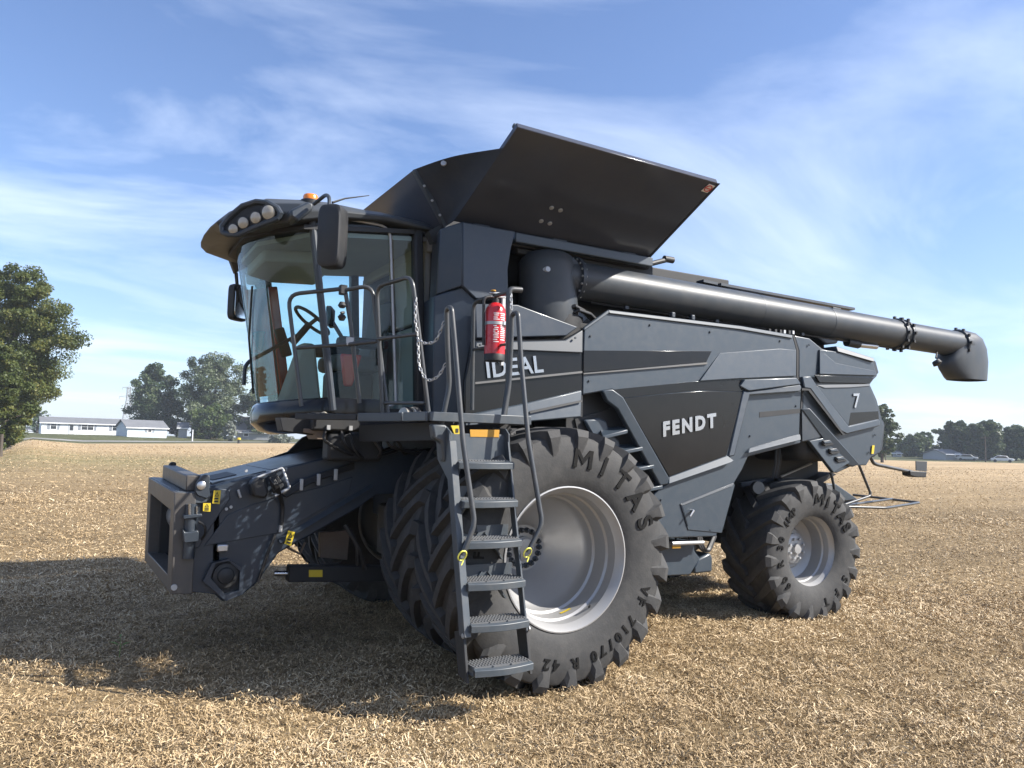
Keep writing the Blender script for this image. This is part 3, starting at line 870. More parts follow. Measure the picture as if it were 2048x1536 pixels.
# ---- wheels
def tyre_mesh(R, Rr, W, nl, lug_h):
    mb = MB()
    h = W/2
    s = (R-lug_h-Rr)                    # sidewall height
    half = [(-h*.84, Rr-.012), (-h*.90, Rr+.02), (-h*.965, Rr+s*.22), (-h*1.0, Rr+s*.45), (-h*1.0, Rr+s*.62), (-h*.965, Rr+s*.82),
            (-h*.90, Rr+s*.94), (-h*.80, Rr+s*.985), (-h*.4, Rr+s*1.0)]
    prof = half + [(0, Rr+s*1.0)] + [(-a, r) for a, r in half[::-1]]
    n = 96
    rings = []
    for a, r in prof:
        rings.append([Vector((r*math.cos(2*math.pi*k/n), a, r*math.sin(2*math.pi*k/n))) for k in range(n)])
    mb.loft(rings, cap=False)
    kk = .30/(h*.96)
    for side in (-1, 1):
        for i in range(nl):
            p0 = 2*math.pi*(i + (.5 if side > 0 else 0))/nl
            rb = R-lug_h-.006
            secs = [(-.03*W, rb, -.03*W, R, .036), (.12*W, rb, .12*W, R, .038), (.28*W, rb, .28*W, R-.003, .045), (.40*W, rb-.012, .415*W, R-.010, .052),
                    (.452*W, rb-.03, .482*W, R-.020, .056), (.47*W, R-lug_h-.09, .525*W, R-.075, .048), (.488*W, R-lug_h-.15, .522*W, R-.14, .030), (.492*W, R-lug_h-.20, .506*W, R-.195, .012)]
            rings = []
            for q, (yb, r_b, yt, r_t, hw) in enumerate(secs):
                yy = min(abs(yb), .455*W) * (1 if yb > 0 else -1)
                ph = p0 - kk*yy*(1.0 + .25*(yy/(.455*W))) + (0.012*(q-4) if q > 4 else 0)
                hb = hw*1.22
                ring = []
                for (rr_, yv, da) in ((r_b, yb, -hb), (r_t, yt, -hw), (r_t, yt, hw), (r_b, yb, hb)):
                    a = ph + da/rr_
                    ring.append(Vector((rr_*math.cos(a), side*yv, rr_*math.sin(a))))
                rings.append(ring)
            mb.loft(rings)
    return mb

def rim_mesh(prof, n=72):
    mb = MB()
    rings = [[Vector((r*math.cos(2*math.pi*k/n), a, r*math.sin(2*math.pi*k/n))) for k in range(n)] for a, r in prof]
    mb.loft(rings, cap=False)
    return mb

def ring_text(s, wheel, R, a0, da, size, y, mat, name='sidewall_letter', squash=1.0, off=.012):
    """raised letters round the sidewall, read clockwise, tops outward; angles in degrees counter-clockwise from the rear"""
    a = a0
    for ch in s:
        if ch != ' ':
            t = rad(a)
            rd = Vector((math.cos(t), 0, math.sin(t)))
            rt = Vector((math.sin(t), 0, -math.cos(t)))
            o = rd*(R-size*.35) + Vector((0, y, 0))
            if ch == 'M':
                nz_ = rt.cross(rd); s_ = size
                mb_ = MB()
                P = lambda x_, y_: o + rt*(x_*s_) + rd*(y_*s_) - nz_*.006
                for q in (((-.42, 0), (-.26, 0), (-.26, .7), (-.42, .7)), ((.26, 0), (.42, 0), (.42, .7), (.26, .7)), ((-.26, .7), (-.26, .48), (0, .12), (0, .36)), ((.26, .7), (0, .36), (0, .12), (.26, .48))):
                    mb_.prism([P(*c_) for c_ in q], nz_*.012)
                mb_.build(name, mat, wheel, smooth=False)
            else: text_obj(name, ch, mat, wheel, o, rt, rd, size, extrude=.006, offset=size*(.008 if ch == 'M' else off), align='CENTER')
        a -= da
    return

FR, RW = 1.035, .805
front_tyre = tyre_mesh(FR, .56, .70, 23, .06)
FY = .31                                # tyre centre behind the outer flange plane
prof_f = [(.64, .545), (.62, .565), (.60, .55), (.45, .515), (.30, .51), (.06, .530), (.02, .548), (.004, .566), (-.008, .566), (-.010, .556), (.004, .545), (.045, .520),
          (.06, .512), (.15, .508), (.165, .492), (.30, .480), (.315, .462), (.36, .455), (.40, .445), (.43, .425), (.52, .35), (.60, .275), (.655, .225), (.68, .195), (.68, .10), (.68, .001)]
prof_r = [(.58, .395), (.56, .41), (.54, .40), (.28, .36), (.05, .385), (.016, .397), (.004, .412), (-.007, .412), (-.009, .403), (.004, .394), (.04, .374),
          (.05, .368), (.12, .365), (.135, .352), (.27, .345), (.29, .30), (.30, .24), (.27, .215), (.265, .001)]
meshes = {}
def wheel(name, x, y, z, spin, front, side=-1, letters=True, label=None, deep=True):
    w = empty(name, (x, y, z), parent=comb_)
    if side > 0: w.rotation_euler = (0, 0, math.pi)
    if label: w['label'] = label
    key = 'f' if front else 'r'
    if key not in meshes:
        t = (front_tyre if front else tyre_mesh(RW, .40, .68, 19, .05)).build('tyre', M['rubber'], w, angle=20)
        r = rim_mesh(prof_f if front else prof_r).build('rim', M['rim'], w, angle=24)
        meshes[key] = (t, r)
        t.location = (0, FY if front else .27, 0)
        t.rotation_euler = (0, spin, 0)
    else:
        t0, r0 = meshes[key]
        t = t0.copy(); COL.objects.link(t); t.parent = w; t.rotation_euler = (0, spin, 0)
        r = r0.copy(); COL.objects.link(r); r.parent = w
    return w
w_fo = wheel('wheel', 0, -2.45, .98, .1, True, label='outer dual front wheel on the near side')
for k in range(18):                     # wheel bolts
    a = 2*math.pi*k/18
    MB().lathe([(0, .024), (-.018, .024), (-.022, .018), (-.045, .013), (-.047, .001)], (0.152*math.cos(a), .68, .152*math.sin(a)), (0, 1, 0), 8).build('wheel_bolt', M['greydark'], w_fo)
MB().lathe([(.69, .10), (.65, .10), (.64, .08), (.63, .08), (.625, .02), (.625, .001)], (0, 0, 0), (0, 1, 0), 24).build('hub', M['rim'], w_fo)
pv = [Vector((math.cos(rad(-55))*.507, .105, math.sin(rad(-55))*.507)), Vector((math.cos(rad(-55))*.47, .06, math.sin(rad(-55))*.47))]
MB().tube(pv, .008, 8).build('valve', M['black'], w_fo)
def arc_sticker(w, R, y0, y1, a0, a1, mat):
    mb = MB()
    n = 6
    rings = []
    for i in range(n+1):
        a = rad(a0+(a1-a0)*i/n)
        rings.append([Vector((R*math.cos(a), y0, R*math.sin(a))), Vector((R*math.cos(a), y1, R*math.sin(a)))])
    mb.loft(rings, cap=False, closed=False)
    mb.build('sticker', mat, w)
arc_sticker(w_fo, .482, .22, .25, -78, -66, M['yellow'])
ring_text('MITAS', w_fo, .79, 82, 15.5, .21, -.042, M['letter'], off=.03)
ring_text('VF 710/70 R 42', w_fo, .80, -21, 6.4, .115, -.041, M['letter'], off=.035)
ring_text('SFT', w_fo, .80, 182, 7, .12, -.040, M['letter'], off=.02)
w_fi = wheel('wheel', 0, -1.62, .98, .25, True, label='inner dual front wheel on the near side')
wheel('wheel', 0, 2.45, .98, .1, True, 1, label='outer dual front wheel on the far side')
wheel('wheel', 0, 1.62, .98, .4, True, 1, label='inner dual front wheel on the far side')
w_r = wheel('wheel', 3.878, -1.562, .745, .05, False, label='rear wheel on the near side')
MB().lathe([(.27, .17), (.22, .17), (.21, .15), (.205, .14), (.20, .06), (.17, .055), (.168, .001)], (0, 0, 0), (0, 1, 0), 28).build('hub', M['rim'], w_r)
for k in range(8):
    a = 2*math.pi*(k+.5)/8
    MB().lathe([(0, .016), (-.03, .014), (-.031, .001)], (0.115*math.cos(a), .207, .115*math.sin(a)), (0, 1, 0), 8).build('wheel_bolt', M['galv'], w_r)
ring_text('60 R 30 IMP', w_r, .575, 218, 9.0, .115, -.075, M['letter'], off=.035)
ring_text('MITAS', w_r, .59, 84, 14.5, .17, -.075, M['letter'], off=.05)
ring_text('SFT', w_r, .59, -34, 20, .13, -.073, M['letter'], off=.03)
wheel('wheel', 3.878, 1.562, .745, .3, False, 1, label='rear wheel on the far side')
for o in comb_.children:
    if o.name.startswith('wheel') and o.type == 'EMPTY':
        pass

# ---- chassis and dark innards
def cbox(name, x0, x1, y0, y1, z0, z1, mat, parent=comb_, bevel=.01):
    return MB().box(((x0+x1)/2, (y0+y1)/2, (z0+z1)/2), (x1-x0, y1-y0, z1-z0)).build(name, mat, parent, bevel=bevel)
cbox('chassis', -.45, 4.9, -.85, .85, 1.05, 2.95, M['under'])
cbox('front_axle', -.22, .22, -1.05, 1.05, .80, 1.2, M['under'], bevel=.04)
MB().lathe([(-1.74, .14), (-1.6, .2), (-1.0, .2), (1.0, .2), (1.6, .2), (1.74, .14)], (0, 0, .98), (0, 1, 0), 24).build('axle_tube', M['under'], comb_)
MB().beam((3.878, -1.25, .80), (3.878, 1.25, .80), .22, .26).build('rear_axle', M['under'], comb_, bevel=.03)
cbox('rear_axle_mount', 3.6, 4.15, -.35, .35, .85, 1.3, M['under'])
cbox('engine_bay', 2.2, 4.9, -1.42, 1.42, 1.98, 3.0, M['under'])
cbox('tank_wall', -.40, 3.2, -.98, .98, 2.6, 3.86, M['under'])
cbox('side_frame', .62, 2.3, -1.45, -.86, 1.05, 3.05, M['under'])
cbox('far_side_panel', -.4, 5.0, 1.46, 1.60, 1.3, 3.12, M['grey'], bevel=.03)
cbox('engine_deck', 2.6, 4.75, -.98, .98, 2.95, 3.42, M['shaded_grey'], bevel=.04)
MB().beam(at(575, 1146, Y=-.55), at(850, 1146, Y=-.55), .14, .14).build('axle_beam', M['under'], comb_, bevel=.01)
MB().tube([at(548, 1147, Y=-.55), at(580, 1147, Y=-.55)], .025, 12).build('cylinder_rod', M['chrome'], comb_)
slab('decal', [(618, 1140), (645, 1140), (645, 1154), (618, 1154)], -.63, .004, M['yellow'], bevel=0)
cbox('gear_box', -.75, -.30, -.62, -.15, .75, 1.25, M['under'], bevel=.03)
slab('panel_plate', [(640, 1065), (700, 1060), (695, 1120), (640, 1115)], -.2, .06, M['brown'])
pipe('hydraulic_hose', [at(575, 1095, Y=-.5), at(600, 1108, Y=-.5), at(610, 1085, Y=-.5)], .012, M['brown'])
for q, (xa, ya, xb, yb) in enumerate([(700, 1060, 715, 1130), (690, 1050, 730, 1140)]):
    pipe('hydraulic_hose', [at(xa, ya, Y=-.7), at((xa+xb)/2+8, (ya+yb)/2, Y=-.75), at(xb, yb, Y=-.7)], .02, M['hose'])

# ---- side panels
YS = -1.60
# rear-lower main cover, one skin with its outline
main_outline = [(1218, 620), (1168.6, 655), (1166.5, 720), (1165, 790), (1224, 779), (1246, 794), (1338, 954), (1337, 966), (1310, 985), (1300, 1015), (1308, 1077), (1432.4, 1073), (1467.5, 968),
                (1485, 938.6), (1496.5, 913), (1602, 886), (1599, 869), (1600.5, 820), (1603.5, 775), (1593, 754), (1593.5, 701), (1585, 671), (1480, 653)]
slab('side_cover', main_outline, YS, .05, M['grey'], bevel=.012, seg=3)
# top edge lip catching the sun
slab3('cover_lip', [(1216, 619, YS-.012), (1484, 652, YS-.012), (1586, 670, YS-.012), (1585, 677, YS-.02), (1480, 659, YS-.02), (1219, 627, YS-.02)], .03, M['grey'], bevel=.008)
slab3('cover_lip', [(1167.6, 655, YS-.012), (1217, 619.5, YS-.012), (1219, 626, YS-.02), (1168.6, 662, YS-.02)], .03, M['grey'], bevel=.008)
# gloss band between cover top and chrome line
slab('gloss_band', [(1167.5, 701), (1424, 702), (1412, 726), (1167, 745)], YS-.012, .012, M['gloss'], bevel=.004)
slab3('trim_strip', [(1167, 746, YS-.016), (1415, 724.5, YS-.016), (1415, 728.5, YS-.020), (1167, 749, YS-.020)], .018, M['trim'], bevel=.002)
# lower gloss stripe running to the rear
slab('gloss_band', [(1166, 787), (1245, 777), (1380, 764), (1480, 758), (1592.5, 753), (1602, 774), (1486, 783), (1400, 780), (1246, 795), (1225, 780)], YS-.006, .006, M['gloss'], bevel=.003)
# crease on the upper face
slab3('cover_crease', [(1440, 706, YS-.004), (1560, 697, YS-.004), (1593, 700, YS-.004), (1592.5, 752, YS-.028), (1480, 757, YS-.028), (1400, 762, YS-.024)], .03, M['grey'], bevel=.006)
# diagonal beam, ledge and right frame around the recessed gloss window
slab3('diagonal_beam', [(1205, 781, YS-.03), (1226, 778, YS-.045), (1247, 794, YS-.045), (1338.5, 955, YS-.045), (1337, 968, YS-.045), (1321, 972, YS-.03), (1236, 818, YS-.03), (1215, 802, YS-.03)], .06, M['grey'], bevel=.012)
slab3('lower_ledge', [(1338, 954, YS-.012), (1455, 911, YS-.012), (1468, 921, YS-.055), (1463, 925, YS-.06), (1338, 968, YS-.06)], .05, M['grey'], bevel=.006)
slab('gloss_window', [(1247, 796), (1400, 782), (1487, 784), (1453, 911), (1339, 953)], YS-.008, .012, M['gloss'], bevel=.003)
slab3('frame_rib', [(1487, 781, YS-.02), (1601, 769, YS-.05), (1604, 775, YS-.06), (1601, 783, YS-.06), (1500, 790, YS-.06), (1470, 912, YS-.05), (1456, 914, YS-.012)], .06, M['grey'], bevel=.012)
slab3('frame_rib', [(1478, 772, YS-.01), (1490, 759, YS-.05), (1594, 755, YS-.05), (1603, 768, YS-.06), (1499, 782, YS-.06)], .06, M['grey'], bevel=.012)
slab('recess', [(1519, 824), (1600.5, 817), (1600, 826), (1519, 835)], YS-.003, .006, M['black'], bevel=0)
slab3('lower_ledge', [(1499, 896, YS-.012), (1600, 868, YS-.012), (1601, 873, YS-.05), (1602, 880, YS-.055), (1497, 906, YS-.055)], .05, M['grey'], bevel=.006)
# lower hatch
slab('hatch', [(1366, 1009), (1464, 972), (1467, 966), (1470, 970), (1444, 1066), (1376, 1060), (1363, 1012)], YS-.008, .01, M['grey'], bevel=.006)
slab3('hatch_edge', [(1361, 1008, YS-.01), (1467, 966, YS-.01), (1465, 972, YS-.016), (1366, 1011, YS-.016)], .014, M['greydark'], bevel=.002)
slab3('hatch_edge', [(1361, 1008, YS-.01), (1366, 1011, YS-.016), (1377, 1052, YS-.016), (1374, 1050, YS-.01)], .014, M['grey'], bevel=.002)
MB().tube([at(1386, 1022, Y=YS-.005), at(1387, 1021, Y=YS-.05), at(1380, 1033, Y=YS-.06)], [.014, .012, .009], 8).build('hatch_latch', M['steel'], comb_)
# badges
o = at(1325, 872, Y=YS-.014); e = at(1447, 850, Y=YS-.014); t_ = at(1319, 838, Y=YS-.014)
text_obj('badge_letter', 'FENDT', M['chrome'], comb_, o, e-o, t_-o, .19, extrude=.006, offset=.010, shear=.14, spacing=1.34)
# front cover with the chrome model name
slab('side_cover', [(1166, 657), (1131, 678), (945, 681), (930, 760), (928, 852), (1061, 842.5), (1163.5, 832)], YS, .05, M['gloss'], bevel=.012, seg=3)
slab3('cover_lip', [(1131, 680, YS-.01), (1166, 659, YS-.01), (1166, 706, YS-.03), (1040, 701, YS-.03), (950, 700, YS-.02), (952, 684, YS-.01)], .03, M['greydark'], bevel=.01)  # grey plate standing in for sky reflected along the gloss cover
slab3('trim_strip', [(950, 764, YS-.016), (1165, 742, YS-.016), (1165, 746.5, YS-.022), (950, 769, YS-.022)], .02, M['trim'], bevel=.003)
slab3('lower_beam', [(1048, 807, YS-.02), (1164, 780, YS-.02), (1163, 834, YS-.05), (1062, 843, YS-.05), (930, 853, YS-.05), (930, 830, YS-.02)], .06, M['grey'], bevel=.012)
slab3('beam_crease', [(1060, 822, YS-.055), (1164, 800, YS-.055), (1164, 804, YS-.058), (1060, 827, YS-.058)], .01, M['black'], bevel=0)
o = at(972, 755.5, Y=YS-.010); e = at(1092, 743, Y=YS-.010); t_ = at(969, 725, Y=YS-.010)
text_obj('badge_letter', 'IDEAL', M['badge'], comb_, o, e-o, t_-o, .215, extrude=.005, offset=.004, spacing=1.05)
slab('upper_cover', [(950, 607), (1036, 609), (1157, 654), (1133, 672), (952, 677)], YS+.02, .05, M['shaded_grey'], bevel=.012, seg=3)
# louvred recess behind the front wheel
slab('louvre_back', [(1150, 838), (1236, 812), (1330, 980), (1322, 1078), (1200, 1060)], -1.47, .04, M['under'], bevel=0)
fins = [((1150, 1020), (1245, 998), (1282, 1022), (1160, 1058)), ((1225, 1128), (1350, 1120), (1385, 1140), (1238, 1172)),
        ((1310, 1252), (1438, 1240), (1462, 1262), (1326, 1292)), ((1370, 1398), (1500, 1388), (1520, 1402), (1392, 1432))]
for (a, b, cc, d) in fins:
    A, B, C_, D = at(*c4(a[0]-60, a[1]-6), Y=-1.48), at(*c4(b[0], b[1]-4), Y=-1.48), at(*c4(*cc), Y=-1.64), at(*c4(d[0]-50, d[1]+6), Y=-1.64)
    z = Vector((0, 0, -.035))
    MB().hexa([A, B, C_, D], [A+z, B+z, C_+z, D+z]).build('louvre_fin', M['grey'], comb_, bevel=.005)
slab('wheel_fender', [(985, 955), (1090, 940), (1140, 962), (1158, 1032), (1228, 1095), (1240, 1180), (1310, 1255), (1330, 1320), (1240, 1300), (1100, 1120), (1040, 1060)], -1.52, .04, M['grey'], bevel=.02, k=c4)
# rear hood
rear = [(1589, 671), (1619, 676.5), (1644, 697), (1660, 702), (1744, 718), (1755, 752), (1740, 766), (1740, 770), (1752, 800), (1762, 838), (1768, 850), (1761, 905), (1743, 914), (1733, 931),
        (1707, 931), (1674, 946), (1668, 945), (1635, 880), (1605, 884), (1603, 869), (1605, 820), (1608, 776), (1598, 754), (1598, 701)]
slab('rear_hood', rear, YS+.01, .06, M['grey'], bevel=.014, seg=3)
cbox('hood_core', 3.75, 5.02, -1.53, 1.5, 1.75, 3.0, M['under'], bevel=.1)
slab('hood_top', [(1640, 699), (1666, 702), (1746, 721), (1753, 751), (1640, 747)], YS-.012, .05, M['grey'], bevel=.008)
slab3('hood_spoiler', [(1672, 692, YS+.02), (1748, 716, YS-.02), (1749, 724, YS-.045), (1676, 703, YS-.03)], .25, M['greydark'], bevel=.008)
slab3('hood_crease', [(1640, 699, YS-.01), (1672, 726, YS-.018), (1751, 742, YS-.018), (1753, 751, YS-.024), (1640, 748, YS-.024)], .02, M['grey'], bevel=.004)
slab('gloss_band', [(1630, 750), (1748, 756), (1739, 767), (1640, 765)], YS-.026, .02, M['gloss'], bevel=.003)
slab3('hood_beam', [(1605, 753, YS-.02), (1622, 752, YS-.03), (1634, 771, YS-.04), (1698, 852, YS-.045), (1757, 838, YS-.03), (1761, 843, YS-.04), (1760, 852, YS-.045), (1694, 868, YS-.055), (1682, 862, YS-.05), (1621, 778, YS-.04), (1609, 776, YS-.03)], .06, M['grey'], bevel=.012)
slab('hood_seam', [(1604, 776), (1620, 777.5), (1684, 862), (1692, 870), (1686, 870), (1617, 781), (1604, 781)], YS-.052, .02, M['black'], bevel=0)
slab('hood_window', [(1633, 772), (1738, 769), (1751, 803), (1757, 838), (1697, 852)], YS-.018, .012, M['grey'], bevel=.006)
slab3('window_lip', [(1633, 770, YS-.02), (1740, 768, YS-.022), (1740, 772, YS-.026), (1700, 775, YS-.03), (1650, 776, YS-.03)], .02, M['greydark'], bevel=.003)
slab3('window_lip', [(1697, 852, YS-.02), (1701, 825, YS-.018), (1757, 822, YS-.018), (1758, 838, YS-.02)], .01, M['gloss'], bevel=.002)
slab3('hood_diagonal', [(1603, 818, YS-.01), (1620, 816, YS-.045), (1720, 928, YS-.045), (1707, 934, YS-.03), (1680, 924, YS-.012)], .05, M['grey'], bevel=.012)
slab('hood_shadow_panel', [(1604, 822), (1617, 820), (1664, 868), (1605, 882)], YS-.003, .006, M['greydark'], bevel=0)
lv = slab3('louvre_panel', [(1619, 882, YS-.006), (1661, 873, YS-.012), (1703, 923, YS-.03), (1668, 946, YS-.03)], .05, M['grey'], bevel=.008)
for i, (x, y) in enumerate([(905, 1078), (948, 1132), (992, 1186)]):
    q = [(x-28, y-18), (x+22, y-22), (x+46, y+10), (x-8, y+20), (x-24, y+8)]
    MB().prism([at(*c5(*p), Y=YS-.044) for p in q], (0, .02, 0)).build('louvre_opening', M['black'], lv, bevel=.004)
    q2 = [(x-22, y-14), (x+20, y-19), (x+34, y-2), (x-14, y+4)]
    MB().prism([at(*c5(*p), Y=YS-.052) for p in q2], (0, .012, 0)).build('louvre_scoop', M['grey'], lv, bevel=.005)
slab('seam', [(1585.5, 671), (1589, 671), (1597.5, 701), (1597, 754), (1607, 776), (1604.5, 820), (1602, 869), (1605, 884), (1602, 884), (1599.5, 869), (1601, 820), (1604, 776), (1593.5, 754), (1593.5, 701)], YS+.012, .02, M['under'], bevel=0)
slab('seam', [(1163.5, 655), (1168.6, 655), (1166.5, 740), (1165, 834), (1161.5, 834), (1162.5, 740)], YS+.012, .02, M['under'], bevel=0)
o = at(1706, 815.5, Y=YS-.026); e = at(1716, 815, Y=YS-.026); t_ = at(1704, 786, Y=YS-.026)
text_obj('badge_number', '7', M['chrome'], comb_, o, e-o, Vector((.16, 0, 1)), .24, extrude=.006, offset=.003, shear=.05)
# rear end cap wrapping round the corner
cap = [(1744, 716), (1752, 723), (1758, 745), (1742, 766), (1740, 769), (1754, 800), (1764, 838), (1770, 848), (1765, 900), (1749, 914), (1744, 914), (1761, 900), (1765, 850), (1757, 838), (1748, 800), (1736, 768), (1750, 750)]
slab('rear_cap', cap, YS+.03, .7, M['greydark'], bevel=.01)
slab('decal', c5(1205, 1092) and [c5(1205, 1092), c5(1220, 1092), c5(1214, 1148), c5(1199, 1148)], YS-.004, .005, M['yellow'], bevel=0)
cbox('rear_wall', 4.8, 5.12, -1.3, 1.5, 1.75, 3.05, M['greydark'], bevel=.03)

# ---- unloading auger
ax0, ax1 = at(1150, 561, Y=-1.28), at(1918, 689, Y=-1.28)
axd = (ax1-ax0).normalized()
AR = .188
def apt(px, py): return at(px, py, Y=-1.28)
def on_axis(px):
    # point of the auger axis seen in this column
    best = min((abs((lambda q: 1024+FPX*float((np.array(q)-CAM) @ _r)/float((np.array(q)-CAM) @ _fw))(ax0+axd*t)-px), t) for t in np.linspace(-.6, 8, 861))
    return ax0+axd*best[1]
auger = MB().tube([on_axis(1148), on_axis(1507)], AR, 40).build('unloading_auger', M['auger'], comb_)
MB().tube([on_axis(1507), on_axis(1648)], AR*.992, 40).build('tube_section', M['auger'], auger)
MB().tube([on_axis(1648), on_axis(1800)], AR*.985, 40).build('tube_section', M['auger'], auger)
MB().tube([on_axis(1800), on_axis(1925)], AR*.94, 40).build('tube_section', M['auger'], auger)
for px in (1508, 1648):
    MB().tube([on_axis(px-1), on_axis(px+1)], AR*1.006, 40).build('weld_seam', M['greydark'], auger)
for px in (1790, 1802, 1912):
    p = on_axis(px)
    MB().lathe([(-.02, AR*.96), (-.02, AR*1.07), (-.006, AR*1.09), (.006, AR*1.09), (.02, AR*1.07), (.02, AR*.96)], p, axd, 40).build('flange_ring', M['greydark'], auger)
    u = axd.cross(Vector((0, 0, 1))).normalized(); v = u.cross(axd)
    for k in range(12):
        a = 2*math.pi*k/12
        q = p + (u*math.cos(a)+v*math.sin(a))*AR*1.13
        MB().box(q, (.03, .03, .035)).build('flange_bolt', M['black'], auger)
# spout
sp_pairs = [((1765, 325), (1692, 490)), ((1800, 333), (1682, 505)), ((1850, 350), (1668, 535)), ((1895, 385), (1667, 562)), ((1922, 450), (1678, 592)), ((1930, 540), (1700, 622)), ((1925, 610), (1716, 642)), ((1919, 670), (1735, 655))]
rings = []
for i, (a, b) in enumerate(sp_pairs):
    A, B = apt(*c5(*a)), apt(*c5(*b))
    c, h = (A+B)/2, (A-B)/2
    wy = .16 + .02*min(i/3, 1)
    ring = []
    for k in range(28):
        t = 2*math.pi*k/28
        ct, st = math.cos(t), math.sin(t)
        pw = 1.0 if i < 2 else .75
        ring.append(c + h*(abs(ct)**pw*(1 if ct > 0 else -1)) + Vector((0, wy, 0))*(abs(st)**pw*(1 if st > 0 else -1)))
    rings.append(ring)
MB().loft(rings, cap=False).build('auger_spout', M['auger'], comb_, angle=50)
MB().lathe([(0, .05), (.05, .06), (.06, .04), (.065, .001)], at(1871, 722, Y=-1.5), (.2, -.6, -1), 16).build('spout_lamp', M['black'], comb_)
pipe('lamp_bracket', [at(1874, 704, Y=-1.35), at(1872, 716, Y=-1.48)], .012, M['black'])
# elbow at the turret
e_rings = []
for (px_l, px_r, py, dy) in ((1052, 1140, 690, 0), (1047, 1146, 650, 0), (1042, 1149, 622, 0), (1044, 1147, 600, 0), (1043, 1146, 560, 0), (1043, 1143, 530, 0), (1052, 1138, 512, .02), (1075, 1125, 503, .06)):
    A, B = at(px_l, py, Y=-1.25), at(px_r, py+2, Y=-1.25)
    c = (A+B)/2; r = (B-A).length/2
    rr = r*.86
    e_rings.append([c + Vector((r*math.cos(2*math.pi*k/32), rr*math.sin(2*math.pi*k/32), 0)) for k in range(32)])
elbow = MB().loft(e_rings).build('auger_elbow', M['auger'], comb_, angle=50)
MB().tube([on_axis(1095), on_axis(1148)], AR*1.02, 36).build('elbow_neck', M['auger'], elbow)
pfl = on_axis(1145)
MB().lathe([(-.018, AR), (-.018, AR*1.22), (.018, AR*1.22), (.018, AR)], pfl, axd, 40).build('elbow_flange', M['greydark'], elbow)
u = axd.cross(Vector((0, 0, 1))).normalized(); v = u.cross(axd)
for k in range(18):
    a = 2*math.pi*k/18
    MB().lathe([(-.03, .011), (.03, .011)], pfl+(u*math.cos(a)+v*math.sin(a))*AR*1.13, axd, 8).build('flange_bolt', M['galv'], elbow)
MB().lathe([(0, .12), (.012, .12), (.016, .115), (.018, .001)], at(1121, 545, Y=-1.25)+Vector((0, -.16, 0)), (-.1, -1, .1), 32).build('cover_disc', M['auger'], elbow)
MB().lathe([(0, .045), (.02, .045), (.03, .03), (.04, .025), (.041, .001)], at(1093, 540, Y=-1.44), (-.2, -1, .05), 16).build('breather_cap', M['galv'], elbow)
slab('turret_base', [(740, 1240), (780, 1180), (960, 1150), (1000, 1060), (1130, 1110), (1130, 1150), (1190, 1190), (1260, 1260), (1150, 1360)], -1.2, .3, M['shaded_grey'], k=c10, bevel=.03)
MB().lathe([(-.35, .30), (.02, .30), (.03, .27), (.03, .001)], at(1105, 640, Y=-1.2), (0, 0, 1), 32).build('turret', M['under'], comb_)
pipe('hydraulic_hose', [at(1120, 622, Y=-1.42), at(1150, 612, Y=-1.5), at(1168, 622, Y=-1.45), at(1185, 640, Y=-1.4)], .02, M['hose'])
pipe('hydraulic_hose', [at(1135, 630, Y=-1.42), at(1158, 620, Y=-1.52), at(1180, 628, Y=-1.45), at(1200, 648, Y=-1.4)], .02, M['hose'])
slab('auger_cradle', [c5(820, 350), c5(985, 395), c5(975, 420), c5(905, 425), c5(850, 385)], -1.3, .3, M['greydark'], bevel=.02)
MB().tube([apt(*c5(1040, 420)), apt(*c5(1230, 440))], .035, 12).build('fold_cylinder', M['steel'], comb_)
MB().tube([apt(*c5(1035, 410)), apt(*c5(1110, 425))], .055, 12).build('cylinder_body', M['black'], comb_)
for i, x in enumerate((520, 560, 592, 618, 650, 675)):
    MB().box(at(*c5(x, 335+ (x-520)*.08), Y=-1.45), (.03, .04, .04)).build('hose_clip', M['galv'] if i in (3, 5) else M['black'], comb_)
for (xx, yy) in ((1585, 240), (1720, 258)):
    MB().box(at(*c4(xx, yy), Y=-1.5), (.05, .05, .06)).build('cover_catch', M['greydark'], comb_, bevel=.01)
# flat covers seen just over the tube
for (x0, y0, x1, y1) in ((1400, 563, 1428, 569), (1435, 570, 1702, 619)):
    A, B = at(x0, y0, Y=-1.1), at(x1, y1, Y=-1.1)
    MB().beam(A, B, .12, .03).build('top_rail', M['greydark'], comb_)
MB().beam(at(1120, 640, Y=-1.0)+Vector((0, 0, -.1)), at(1640, 690, Y=-1.0), .12, .5).build('deck_wall', M['under'], comb_)

pipe('auger_hose', [on_axis(p)+Vector((0, -.02, -AR-.012)) for p in (1180, 1300, 1420, 1540, 1660, 1780)], .012, M['hose'], n=7)
for px in (1250, 1430, 1600):
    MB().box(on_axis(px)+Vector((0, -.02, -AR-.012)), (.05, .05, .04)).build('hose_clamp', M['greydark'], comb_, bevel=.005)
MB().beam(on_axis(1652)+Vector((0, -.09, AR*.86)), on_axis(1668)+Vector((0, -.09, AR*.86)), .03, .03).build('tube_lug', M['greydark'], comb_, bevel=.004)
for (x, y) in ((1181, 672), (1178, 762), (1300, 650), (1420, 664), (1560, 682), (1580, 742), (1592, 812), (1500, 872), (1330, 1058), (1420, 1060), (1322, 1000), (1618, 690), (1738, 905), (1700, 915), (1750, 870)):
    MB().disc(at(x, y, Y=YS-.002), (0, -1, 0), .011, .010, 10).build('fastener', M['greydark'], comb_)
for (x, y) in ((960, 690), (1150, 676), (1150, 826), (960, 842)):
    MB().disc(at(x, y, Y=YS-.03), (0, -1, 0), .010, .012, 10).build('fastener', M['greydark'], comb_)
